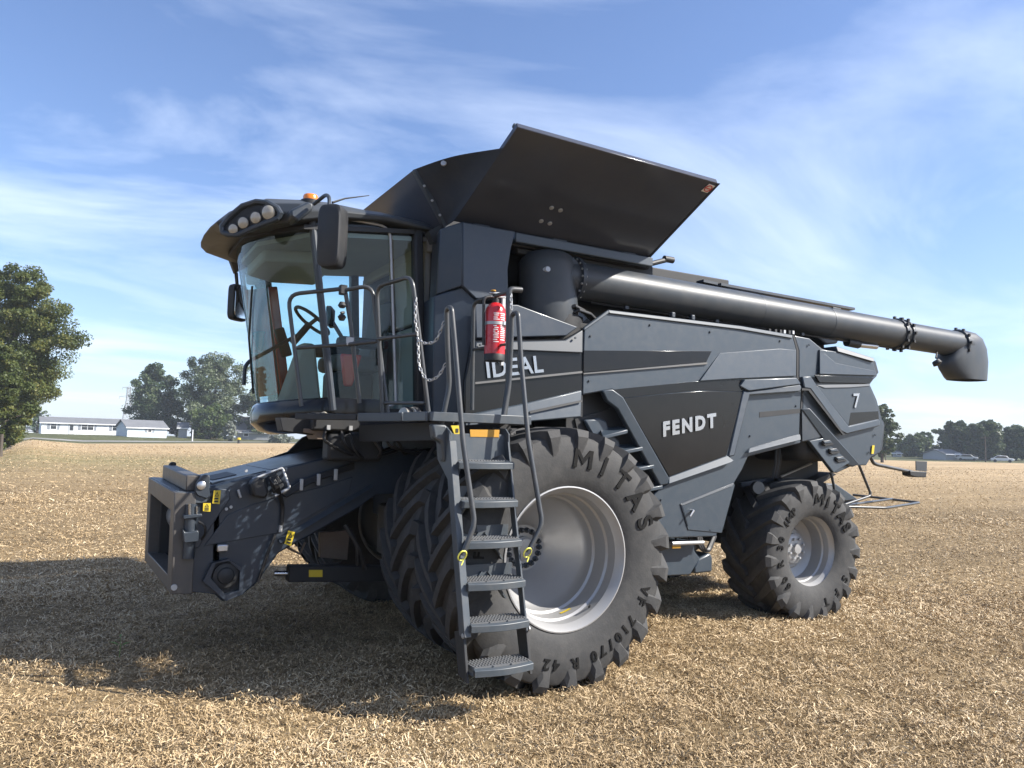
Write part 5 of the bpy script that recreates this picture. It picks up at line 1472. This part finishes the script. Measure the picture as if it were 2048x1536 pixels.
# ---- ladder
ladder = empty('ladder', (-.82, -2.45, 2.0), parent=comb_)
def ladpart(mb, name, mat, **k):
    o = mb.build(name, mat, None, **k); o.parent = ladder; o.matrix_parent_inverse = Matrix.Translation((.82, 2.45, -2.0)); return o
XL, XR = -1.03, -.54
ldir = Vector((0, ZL(.25)-ZL(2.0), -1.75)).normalized()
lnrm = Vector((0, -1, .245)).normalized()
for x in (XL, XR):
    top = Vector((x, ZL(1.93), 1.93)); low = Vector((x, ZL(.56), .56))
    # upper stile: plate with a front flange
    w = Vector((.022, 0, 0))
    prof = [top+Vector((0, .26, .06)), top+Vector((0, .05, .05)), top+Vector((0, .0, .01)), top+Vector((0, -.005, -.06)), low, low-lnrm*.075+Vector((0, .0, .02)), Vector((x, ZL(1.6)+.085, 1.6)), Vector((x, ZL(1.74)+.24, 1.74))]
    ladpart(MB().prism([p-w for p in prof], w*.6), 'stile', M['ladder'], bevel=.004)
    fl = Vector((.032 if x < -.8 else -.032, 0, 0))
    ladpart(MB().hexa([top+Vector((0, -.012, -.05))-w, top+Vector((0, -.012, -.05))+fl, low+lnrm*.012+fl, low+lnrm*.012-w],
                      [top+Vector((0, .0, -.05))-w, top+Vector((0, .0, -.05))+fl, low+fl, low-w]), 'stile_flange', M['ladder'], bevel=.004)
    l0, l1 = Vector((x, ZL(.60)+.03, .60)), Vector((x, ZL(.27)+.03, .27))
    ladpart(MB().hexa([l0-w*.5, l0+w*.5, l1+w*.5, l1-w*.5], [l0-w*.5-lnrm*.14, l0+w*.5-lnrm*.14, l1+w*.5-lnrm*.14+Vector((0, 0, .06)), l1-w*.5-lnrm*.14+Vector((0, 0, .06))]), 'lower_stile', M['black'], bevel=.004)
    ladpart(MB().disc(l0+Vector((-.012 if x < -.8 else .012, -.02, -.03)), (-1, 0, 0), .018, .012, 10), 'pivot_bolt', M['galv'])
step0 = None
for i, py in enumerate((938, 1014, 1094, 1176, 1258, 1346)):
    f = lad(995, py)
    z = f.z
    yf = f.y-.04
    wdt = (XR-XL)-.04
    n = 9
    # front lip, bowed outwards
    front = [Vector((XL+.03+wdt*k/(n-1)-.01, yf-.035*math.sin(math.pi*k/(n-1)), z)) for k in range(n)]
    st = ladpart(MB().loft([[p+Vector((0, 0, 0)) for p in front], [p+Vector((0, 0, .045)) for p in front], [p+Vector((0, .03, .055)) for p in front], [p+Vector((0, .03, .0)) for p in front]], cap=True, closed=False).prism([front[0]+Vector((0, .03, 0)), front[0]+Vector((0, .2, 0)), front[-1]+Vector((0, .2, 0)), front[-1]+Vector((0, .03, 0))], (0, 0, .015)),
            'step', M['ladder'], bevel=.003)
    tr = MB()
    for k in range(5):
        yb = yf+.045+.034*k
        tr.box(((XL+XR)/2, yb, z+.048), (wdt-.03, .014, .018))
        for q in range(18):
            tr.box((XL+.05+(wdt-.05)*q/17, yb, z+.060), (.010, .014, .010))
    for q in range(4):
        tr.box((XL+.04+(wdt-.03)*q/3, yf+.11, z+.045), (.014, .17, .02))
    o = tr.build('step_tread', M['tread'], None, smooth=False)
    o.parent = st
# riser plate with decals
rp = [Vector((XL+.01, ZL(1.95)+.05, 1.935)), Vector((XR-.01, ZL(1.95)+.05, 1.935)), Vector((XR-.01, ZL(1.68)+.10, 1.68)), Vector((XL+.01, ZL(1.68)+.10, 1.68))]
ladpart(MB().prism(rp, (0, .012, 0)), 'riser_plate', M['ladder'], bevel=.004)
for zz in (1.5, 1.22, .95):
    a = Vector((XL+.02, ZL(zz)+.15, zz)); b = Vector((XR-.02, ZL(zz)+.15, zz))
    ladpart(MB().beam(a, b, .012, .10), 'back_plate', M['ladder'])
    ladpart(MB().beam(a+Vector((.05, 0, -.2)), a+Vector((.2, .0, .0)), .012, .05, up=(0, 1, 0)), 'brace', M['ladder'])
    ladpart(MB().beam(b+Vector((-.05, 0, -.2)), b+Vector((-.2, .0, .0)), .012, .05, up=(0, 1, 0)), 'brace', M['ladder'])
def on_riser(px, py, o=.004):
    n = (rp[1]-rp[0]).cross(rp[3]-rp[0]).normalized()
    if n.y > 0: n = -n
    return at(px, py, plane=(tuple(rp[0]+n*o), tuple(n)))
ladpart(MB().prism([on_riser(*p) for p in ((940, 859), (999, 859.5), (998, 874.5), (941, 873.5))], (0, .002, 0)), 'sticker', M['orange_plate'], smooth=False)
dsk = slab('sticker', [(902, 851), (919, 851), (919, 868), (909, 868)], ZL(1.95)-.02, .01, M['yellow'], bevel=0)
slab('sticker_print', [(912, 857), (917, 857), (917, 865), (912, 865)], ZL(1.95)-.024, .004, M['black'], bevel=0)
slab('ladder_hinge', [c3(330, 75), c3(400, 75), c3(440, 120), c3(440, 262), c3(388, 275), c3(380, 170), c3(340, 150)], -2.42, .08, M['ladder'], bevel=.015)
slab('sticker_print', c4(0, 0) and [c4(275, 1032), c4(320, 1032), c4(320, 1037), c4(275, 1037)], -2.36, .002, M['black'], bevel=0)

# ---- feeder house
FYN = -.72
fh = [(421, 972), (566, 936), (682, 908), (760, 896), (860, 900), (860, 985), (753, 990), (708, 1022), (610, 1077), (558, 1106), (513, 1167), (484, 1191), (445, 1204), (420, 1180), (425, 1010)]
pp = [at(*p, Y=FYN) for p in fh]
feeder = MB().prism(pp, (0, 1.44, 0)).build('feeder_house', M['shaded_grey'], comb_, bevel=.015)
slab('feeder_plate', [c2(740, 720), c2(930, 640), c2(1480, 500), c2(1690, 430), c2(1660, 560), c2(1160, 850), c2(600, 950), c2(560, 960)], FYN-.012, .01, M['shaded_grey'], bevel=.004)
slab3('feeder_flange', [(*c2(1120, 905), FYN-.01), (*c2(1830, 480), FYN-.01), (*c2(1850, 510), FYN-.05), (*c2(1140, 940), FYN-.05)], .05, M['greydark'], bevel=.005)
slab('feeder_side', [(421, 974), (440, 975), (440, 1190), (408, 1186), (364, 1183), (372, 1010)], FYN, .05, M['shaded_grey'], bevel=.006)
slab('feeder_gusset', [c2(610, 510), c2(760, 530), c2(760, 600), c2(620, 800), c2(520, 970), c2(420, 980), c2(400, 640), c2(540, 620)], FYN-.02, .02, M['shaded_grey'], bevel=.006)
top = [at(*c2(620, 470), Y=FYN+.08), at(*c2(1100, 365), Y=FYN+.08), at(*c2(1560, 262), Y=FYN+.08)]
for (a, b) in ((0, .42), (.46, .98)):
    A, B = top[0].lerp(top[2], a), top[0].lerp(top[2], b)
    MB().prism([A+Vector((0, 0, -.03)), B+Vector((0, 0, -.03)), B+Vector((0, 1.2, -.03)), A+Vector((0, 1.2, -.03))], (0, 0, .025)).build('top_cover', M['shaded_grey'], feeder, bevel=.004)
MB().prism([top[0].lerp(top[2], .03)+Vector((0, .2, -.003)), top[0].lerp(top[2], .22)+Vector((0, .2, -.003)), top[0].lerp(top[2], .22)+Vector((0, .75, -.003)), top[0].lerp(top[2], .03)+Vector((0, .75, -.003))], (0, 0, .004)).build('hatch', M['black'], feeder)
slab('feeder_shield', [c2(960, 356), c2(1025, 300), c2(1200, 240), c2(1310, 132), c2(1420, 90), c2(1620, 60), c2(1640, 190), c2(1230, 285)], .70, .05, M['black'], bevel=.01)
# hexagonal boss with its shaft
ho = [(655, 1262), (740, 1088), (893, 1048), (1046, 1138), (1038, 1385), (872, 1452)]
hi = [(722, 1225), (778, 1088), (902, 1066), (1008, 1162), (1000, 1348), (868, 1388)]
O_ = [at(*c13(*p), Y=FYN-.07) for p in ho]; I_ = [at(*c13(*p), Y=FYN-.07) for p in hi]
dv = Vector((0, .08, 0))
boss = MB().loft([[p+dv for p in O_], O_, I_, [p+dv*.8 for p in I_]], cap=False).build('shaft_guard', M['shaded_grey'], comb_, bevel=.01)
MB().prism([p+dv*.7 for p in I_], (0, .02, 0)).build('guard_well', M['under'], boss)
MB().lathe([(0, .10), (-.03, .10), (-.035, .07), (-.05, .06), (-.06, .03), (-.06, .001)], at(*c13(865, 1200), Y=FYN-.02), (0, 1, 0), 24).build('drive_hub', M['black'], boss)
MB().box(at(*c13(840, 940), Y=FYN-.04), (.09, .05, .06)).build('drive_latch', M['steel'], comb_, bevel=.01)
# front frame
def fr(px, py, y): return at(*c13(px, py), Y=y)
TL, TR, BR, BL = fr(130, 262, .72), fr(382, 407, -.78), fr(345, 1385, -.78), fr(90, 1060, .72)
tl, tr, br, bl = fr(150, 422, .62), fr(340, 577, -.66), fr(310, 1195, -.66), fr(120, 985, .62)
dX = Vector((.16, 0, -.01))
frm = MB()
o4, i4 = [TL, TR, BR, BL], [tl, tr, br, bl]
frm.loft([[p+dX for p in o4], o4, i4, [p+dX for p in i4]], cap=False, loop=True)
frame = frm.build('header_frame', M['frame'], comb_, bevel=.006)
MB().prism([TL+Vector((.02, -.01, .004)), TR+Vector((.02, .01, .004)), TR+Vector((.30, .01, -.01)), TL+Vector((.30, -.01, -.01))], (0, 0, -.03)).build('frame_top', M['ladder'], frame, bevel=.004)
slab('frame_side', [c13(384, 408), c13(560, 400), c13(575, 400), c13(700, 440), c13(745, 430), c13(690, 500), c13(640, 512), c13(468, 512), c13(440, 700), c13(455, 1180), c13(425, 1360), c13(350, 1385)], -.775, .035, M['ladder'], bevel=.006)
hook = [(578, 402), (585, 320), (640, 250), (665, 236), (715, 242), (722, 260), (716, 385), (725, 440), (690, 470), (600, 440)]
hk = slab('hook', hook, -.80, .05, M['greydark'], bevel=.008, k=c13)
MB().disc(at(*c13(636, 340), Y=-.80), (0, -1, 0), .035, .012, 20).build('hook_pin', M['steel'], hk)
slab('hook', [(292, 258), (303, 190), (335, 125), (360, 113), (395, 120), (400, 170), (395, 260)], .55, .05, M['black'], bevel=.008, k=c13)
cb0, cb1 = at(*c13(565, 320), Y=-.72), at(*c13(330, 210), Y=.55)
MB().beam(cb0, cb1, .12, .13).build('cross_tube', M['frame'], comb_, bevel=.01)
MB().tube([(-2.46, -.60, 1.07), (-2.46, .60, 1.10)], .15, 28).build('feed_drum', M['tread'], comb_)
for y in (-.25, .1):
    MB().lathe([(-.02, .15), (-.02, .165), (.02, .165), (.02, .15)], (-2.46, y, 1.085), (0, 1, .02), 28).build('drum_band', M['black'], comb_)
pipe('drum_arm', [(-2.5, .35, .92), (-2.48, -.1, .85), (-2.45, -.3, .78)], .03, M['brown'])
for (a_, b_) in (((-2.66, -.66, .68), (-2.12, -.62, 1.40)), ((-2.66, .60, .68), (-2.12, .66, 1.40)), ((-2.64, -.66, 1.36), (-2.0, .66, 1.42)), ((-2.6, -.66, .60), (-2.0, .66, .66)), ((-2.2, -.66, .6), (-2.14, .66, 1.4))):
    cbox('feeder_throat', a_[0], b_[0], a_[1], b_[1], a_[2], b_[2], M['under'])
# coupler on the near side
MB().tube([at(*c13(540, 520), Y=-.80), at(*c13(515, 1040), Y=-.80)], .045, 14).build('coupler_cylinder', M['greydark'], comb_)
MB().tube([at(*c13(528, 515), Y=-.84), at(*c13(528, 625), Y=-.84)], .012, 10).build('coupler_rod', M['chrome'], comb_)
MB().tube([at(*c13(592, 540), Y=-.84), at(*c13(596, 640), Y=-.84)], .010, 10).build('coupler_rod', M['chrome'], comb_)
slab('coupler_bracket', [(460, 760), (480, 790), (540, 790), (600, 770), (615, 790), (610, 880), (560, 885), (480, 895), (468, 880)], -.88, .12, M['greydark'], k=c13, bevel=.008)
slab('coupler_bracket', [(465, 630), (640, 610), (650, 640), (465, 668)], -.86, .10, M['greydark'], k=c13, bevel=.006)
pipe('hydraulic_hose', fillet([at(*c13(610, 690), Y=-.84), at(*c13(670, 720), Y=-.86), at(*c13(680, 800), Y=-.84), at(*c13(640, 860), Y=-.8)], .06), .010, M['hose'])
MB().disc(at(*c13(375, 1318), Y=-.78), (0, -1, 0), .025, .015, 12).build('frame_bolt', M['galv'], comb_)
for k in range(9):      # feed chain slats behind the drum
    MB().box((-2.27+.01*k, 0, .74+.075*k), (.03, 1.1, .04)).build('chain_slat', M['brown'] if k % 2 else M['galv'], comb_)
for q in range(4):
    pipe('hydraulic_hose', fillet([at(*c2(1160+8*q, 560+7*q), Y=-.80), at(*c2(1290+10*q, 470+9*q), Y=-.79), at(*c2(1480, 400+10*q), Y=-.78), at(*c2(1700, 330+12*q), Y=-.78)], .1), .012, M['hose'], n=7)
for q in range(3):
    MB().box(at(*c2(1300+130*q, 490-38*q), Y=-.80), (.03, .03, .10)).build('hose_clamp', M['galv'], comb_, bevel=.004)
# warning stickers
def sticker(pts, Y, k):
    s = slab('sticker', pts, Y, .004, M['yellow'], bevel=0, k=k)
    P = [at(*k(*p), Y=Y-.002) for p in pts]
    cc = sum(P, Vector())/4; a, b = (P[1]-P[0])*.5, (P[3]-P[0])*.5
    tri = [cc-b*.85, cc-b*.1+a*.6, cc-b*.1-a*.6]
    tri_i = [cc-b*.62, cc-b*.2+a*.32, cc-b*.2-a*.32]
    MB().loft([tri, tri_i], cap=False).build('sticker_print', M['black'], s, smooth=False)
    for q in (.22, .66):
        MB().prism([cc+b*q+a*u*.55 + b*.13*w for u, w in ((-1, -1), (1, -1), (1, 1), (-1, 1))], (0, -.001, 0)).build('sticker_print', M['black'], s, smooth=False)
sticker([(757, 388), (826, 388), (812, 520), (742, 512)], -.805, c13)
sticker([(655, 510), (728, 510), (724, 592), (652, 586)], -.83, c13)
sticker([(1200, 840), (1252, 850), (1222, 955), (1172, 940)], FYN-.06, c2)
# connector box, bracket and hoses
MB().prism([at(*c2(*p), Y=-.90) for p in ((915, 480), (960, 440), (1020, 435), (1060, 560), (1020, 600), (940, 580))], (0, .16, 0)).build('connector_box', M['black'], comb_, bevel=.02)
pipe('connector_guard', [at(*c2(930, 450), Y=-.80), at(*c2(1155, 362), Y=-.80), at(*c2(1212, 515), Y=-.86), at(*c2(1100, 575), Y=-.86)], .012, M['galv'], fil=.02)
slab('connector_plate', [(1050, 420), (1110, 400), (1180, 510), (1090, 560)], -.84, .03, M['black'], k=c2)
for q in range(3):
    pipe('hydraulic_hose', fillet([at(*c2(1060+q*14, 440), Y=-.88), at(*c2(1100+q*12, 500), Y=-.92), at(*c2(1130+q*8, 580), Y=-.84), at(*c2(1155+q*5, 650), Y=-.77), at(*c2(1148+q*4, 800), Y=-.77)], .05), .011, M['hose'], n=7)
MB().tube([at(*c2(1145, 800), Y=-.77), at(*c2(1140, 850), Y=-.77)], .016, 8).build('hose_fitting', M['galv'], comb_)
pipe('hydraulic_hose', [at(*c2(1100, 870), Y=-.77), at(*c2(1040, 1020), Y=-.77), at(*c2(970, 1230), Y=-.74)], .014, M['hose'])
MB().beam(at(*c2(820, 530), Y=-.76), at(*c2(840, 590), Y=-.76), .03, .02).build('lever', M['galv'], comb_, bevel=.005)
for p in ((730, 675), (765, 660), (880, 385), (1600, 265)):
    MB().disc(at(*c2(*p), Y=FYN-.022), (0, -1, 0), .014, .012, 8).build('bolt', M['galv'], comb_)

# ---- below and behind
slab('step_box', [c6(110, 690), c6(372, 690), c6(372, 755), c6(410, 805), c6(345, 920), c6(75, 935)], -1.42, .5, M['grey'], bevel=.012)
slab('battery_cover', [c6(372, 870), c6(400, 810), c6(480, 770), c6(495, 800), c6(495, 900), c6(372, 915)], -1.38, .4, M['grey'], bevel=.02)
MB().tube([at(*c6(215, 706), Y=-1.55), at(*c6(430, 699), Y=-1.55)], .022, 12).build('towing_bar', M['galv'], comb_)
for x in (240, 330):
    pipe('bar_bracket', [at(*c6(x, 655), Y=-1.5), at(*c6(x+8, 690), Y=-1.55)], .012, M['black'])
slab('sticker', [c6(222, 718), c6(278, 716), c6(278, 738), c6(222, 740)], -1.545, .01, M['orange_plate'], bevel=0)
for q in range(3):
    pipe('hydraulic_hose', fillet([at(*c6(390+q*12, 655), Y=-1.35), at(*c6(400+q*15, 730), Y=-1.4), at(*c6(450+q*10, 770), Y=-1.35), at(*c6(500+q*8, 655), Y=-1.3)], .08), .016, M['hose'])
for q in range(4):
    pipe('hydraulic_hose', [at(*c6(930+q*12, 60), Y=-1.25), at(*c6(925+q*10, 160), Y=-1.25), at(*c6(905+q*9, 260), Y=-1.2)], .014, M['hose'] if q % 2 else M['greydark'])
for q in range(5):
    pipe('linkage_rod', [at(*c6(960+q*10, 250-q*8), Y=-.9+.1*q), at(*c6(1170+q*8, 160-q*9), Y=-.9+.1*q)], .014, M['greydark'] if q % 2 else M['galv'])
MB().beam(at(*c6(680, 305), Y=-1.1), at(*c6(900, 265), Y=-1.1), .06, .05).build('rear_crossbar', M['greydark'], comb_)
MB().lathe([(-.04, .07), (.04, .07)], at(*c6(800, 325), Y=-1.25), (0.4, 1, 0), 20).build('steering_damper', M['greydark'], comb_)
MB().prism([at(*c6(*p), Y=-1.0) for p in ((1200, 270), (1310, 220), (1340, 235), (1235, 300), (1200, 300))], (0, .3, 0)).build('chopper_flap', M['under'], comb_)
MB().prism([at(*c6(*p), Y=-.9) for p in ((1235, 300), (1340, 300), (1490, 405), (1370, 420), (1340, 360))], (0, 1.6, 0)).build('chaff_spreader', M['grey'], comb_, bevel=.012)
MB().prism([at(*c6(*p), Y=-.85) for p in ((1360, 400), (1480, 410), (1500, 430), (1370, 440))], (0, 1.5, 0)).build('spreader_base', M['under'], comb_, bevel=.012)
cbox('chopper', 4.2, 4.95, -.8, .9, 1.25, 1.8, M['under'])
TB = .017
pipe('guard_tube', [at(*c12(865, 225), Y=-1.2), at(*c12(1045, 665), Y=-1.2), at(*c12(620, 810), Y=-1.25)], TB, M['rail'], fil=.07, n=12)
pipe('guard_tube', [at(*c12(770, 655), Y=-.2), at(*c12(1750, 770), Y=-.9), at(*c12(1260, 848), Y=-1.3), at(*c12(680, 830), Y=-1.2)], TB, M['rail'], fil=.05, n=12)
pipe('guard_tube', [at(*c12(640, 815), Y=-1.22), at(*c12(1350, 715), Y=-.6)], TB, M['rail'], n=12)
pipe('guard_tube', [at(*c12(455, 340), Y=-1.15), at(*c12(490, 500), Y=-1.15), at(*c12(510, 620), Y=-1.15)], TB, M['rail'], n=12)
pipe('board_arm', [at(*c12(1030, 100), Y=-1.3), at(*c12(1075, 195), Y=-1.3), at(*c12(1130, 215), Y=-1.3), at(*c12(1740, 345), Y=-1.3)], .022, M['rail'], fil=.05, n=12)
MB().prism([at(*c12(*p), Y=-1.34) for p in ((1610, 300), (1860, 318), (1850, 405), (1700, 400), (1615, 375))], (0, .12, 0)).build('tail_light', M['black'], comb_, bevel=.012)
MB().prism([at(*c12(*p), Y=-1.32) for p in ((1698, 160), (1860, 168), (1856, 312), (1700, 300))], (0, .012, 0)).build('marker_board', M['auger'], comb_, bevel=.003)

# ---- fire extinguisher hanging on the handrail
ec = at(990, 660, Y=-2.13)
ext = empty('fire_extinguisher', (ec.x, ec.y, ec.z-.25))
tag(ext, 'red fire extinguisher strapped to the handrail beside the cab ladder of the combine', 'fire extinguisher')
def ep(mb, name, mat, **k): return mb.build(name, mat, ext, **k)
ep(MB().lathe([(.05, .001), (.05, .084), (.38, .084), (.42, .078), (.455, .055), (.47, .03), (.47, .001)], (0, 0, 0), (0, 0, 1), 32), 'cylinder', M['red'], angle=50)
ep(MB().lathe([(-.005, .07), (.0, .082), (.052, .0845), (.056, .082), (.056, .001)], (0, 0, 0), (0, 0, 1), 32), 'base_ring', M['black'])
ep(MB().lathe([(.47, .028), (.50, .028), (.505, .02), (.54, .02), (.54, .001)], (0, 0, 0), (0, 0, 1), 16), 'valve', M['black'])
ep(MB().beam((-.06, 0, .545), (.10, -.02, .555), .022, .014).beam((-.05, 0, .515), (.08, -.02, .52), .022, .012), 'handle', M['galv'], bevel=.004)
ep(MB().disc((-.03, -.01, .56), (0, 0, 1), .022, .01, 12), 'safety_pin', M['orange_plate'])
ep(MB().tube(fillet([(-.03, .0, .52), (-.11, -.0, .50), (-.105, .0, .30), (-.10, 0, .12)], .06), .012, 8), 'hose', M['hose'])
ep(MB().lathe([(.285, .0845), (.285, .0875), (.310, .0875), (.310, .0845)], (0, 0, 0), (0, 0, 1), 32), 'strap', M['galv'])
ep(MB().box((.05, -.075, .297), (.05, .03, .035)), 'buckle', M['steel'], bevel=.005)
ep(MB().box((.095, .05, .25), (.03, .03, .56)), 'bracket', M['galv'], bevel=.004)
lab = MB()
for z, seq in ((.37, ((-1.0, -.45), (-.35, .3))), (.355, ((-.95, -.5), (-.3, .25))), (.338, ((-1.0, -.6), (-.35, .3))), (.322, ((-1, -.4), (-.3, .28))), (.27, ((-1.0, -.7), (-.3, .3))), (.255, ((-.9, -.5), (-.3, .2))),
               (.24, ((-1., -.55), (-.25, .3))), (.225, ((-1., -.8), (-.6, -.45), (-.3, .3))), (.21, ((-.95, -.45), (-.3, .26))), (.195, ((-1., -.5), (-.3, .3))), (.178, ((-.95, -.45), (-.28, .05), (.1, .3))), (.16, ((-1., -.6), (-.3, .3))), (.142, ((-.95, -.45),))):
    for a0, a1 in seq:
        n = 4; rg = []
        for k in range(n+1):
            a = a0+(a1-a0)*k/n - math.pi/2 + .35
            rg.append([Vector((.0848*math.cos(a), .0848*math.sin(a), z)), Vector((.0848*math.cos(a), .0848*math.sin(a), z+.007))])
        lab.loft(rg, cap=False, closed=False)
tag(ep(lab, 'printed_label', M['white'], smooth=False), kind='stuff')
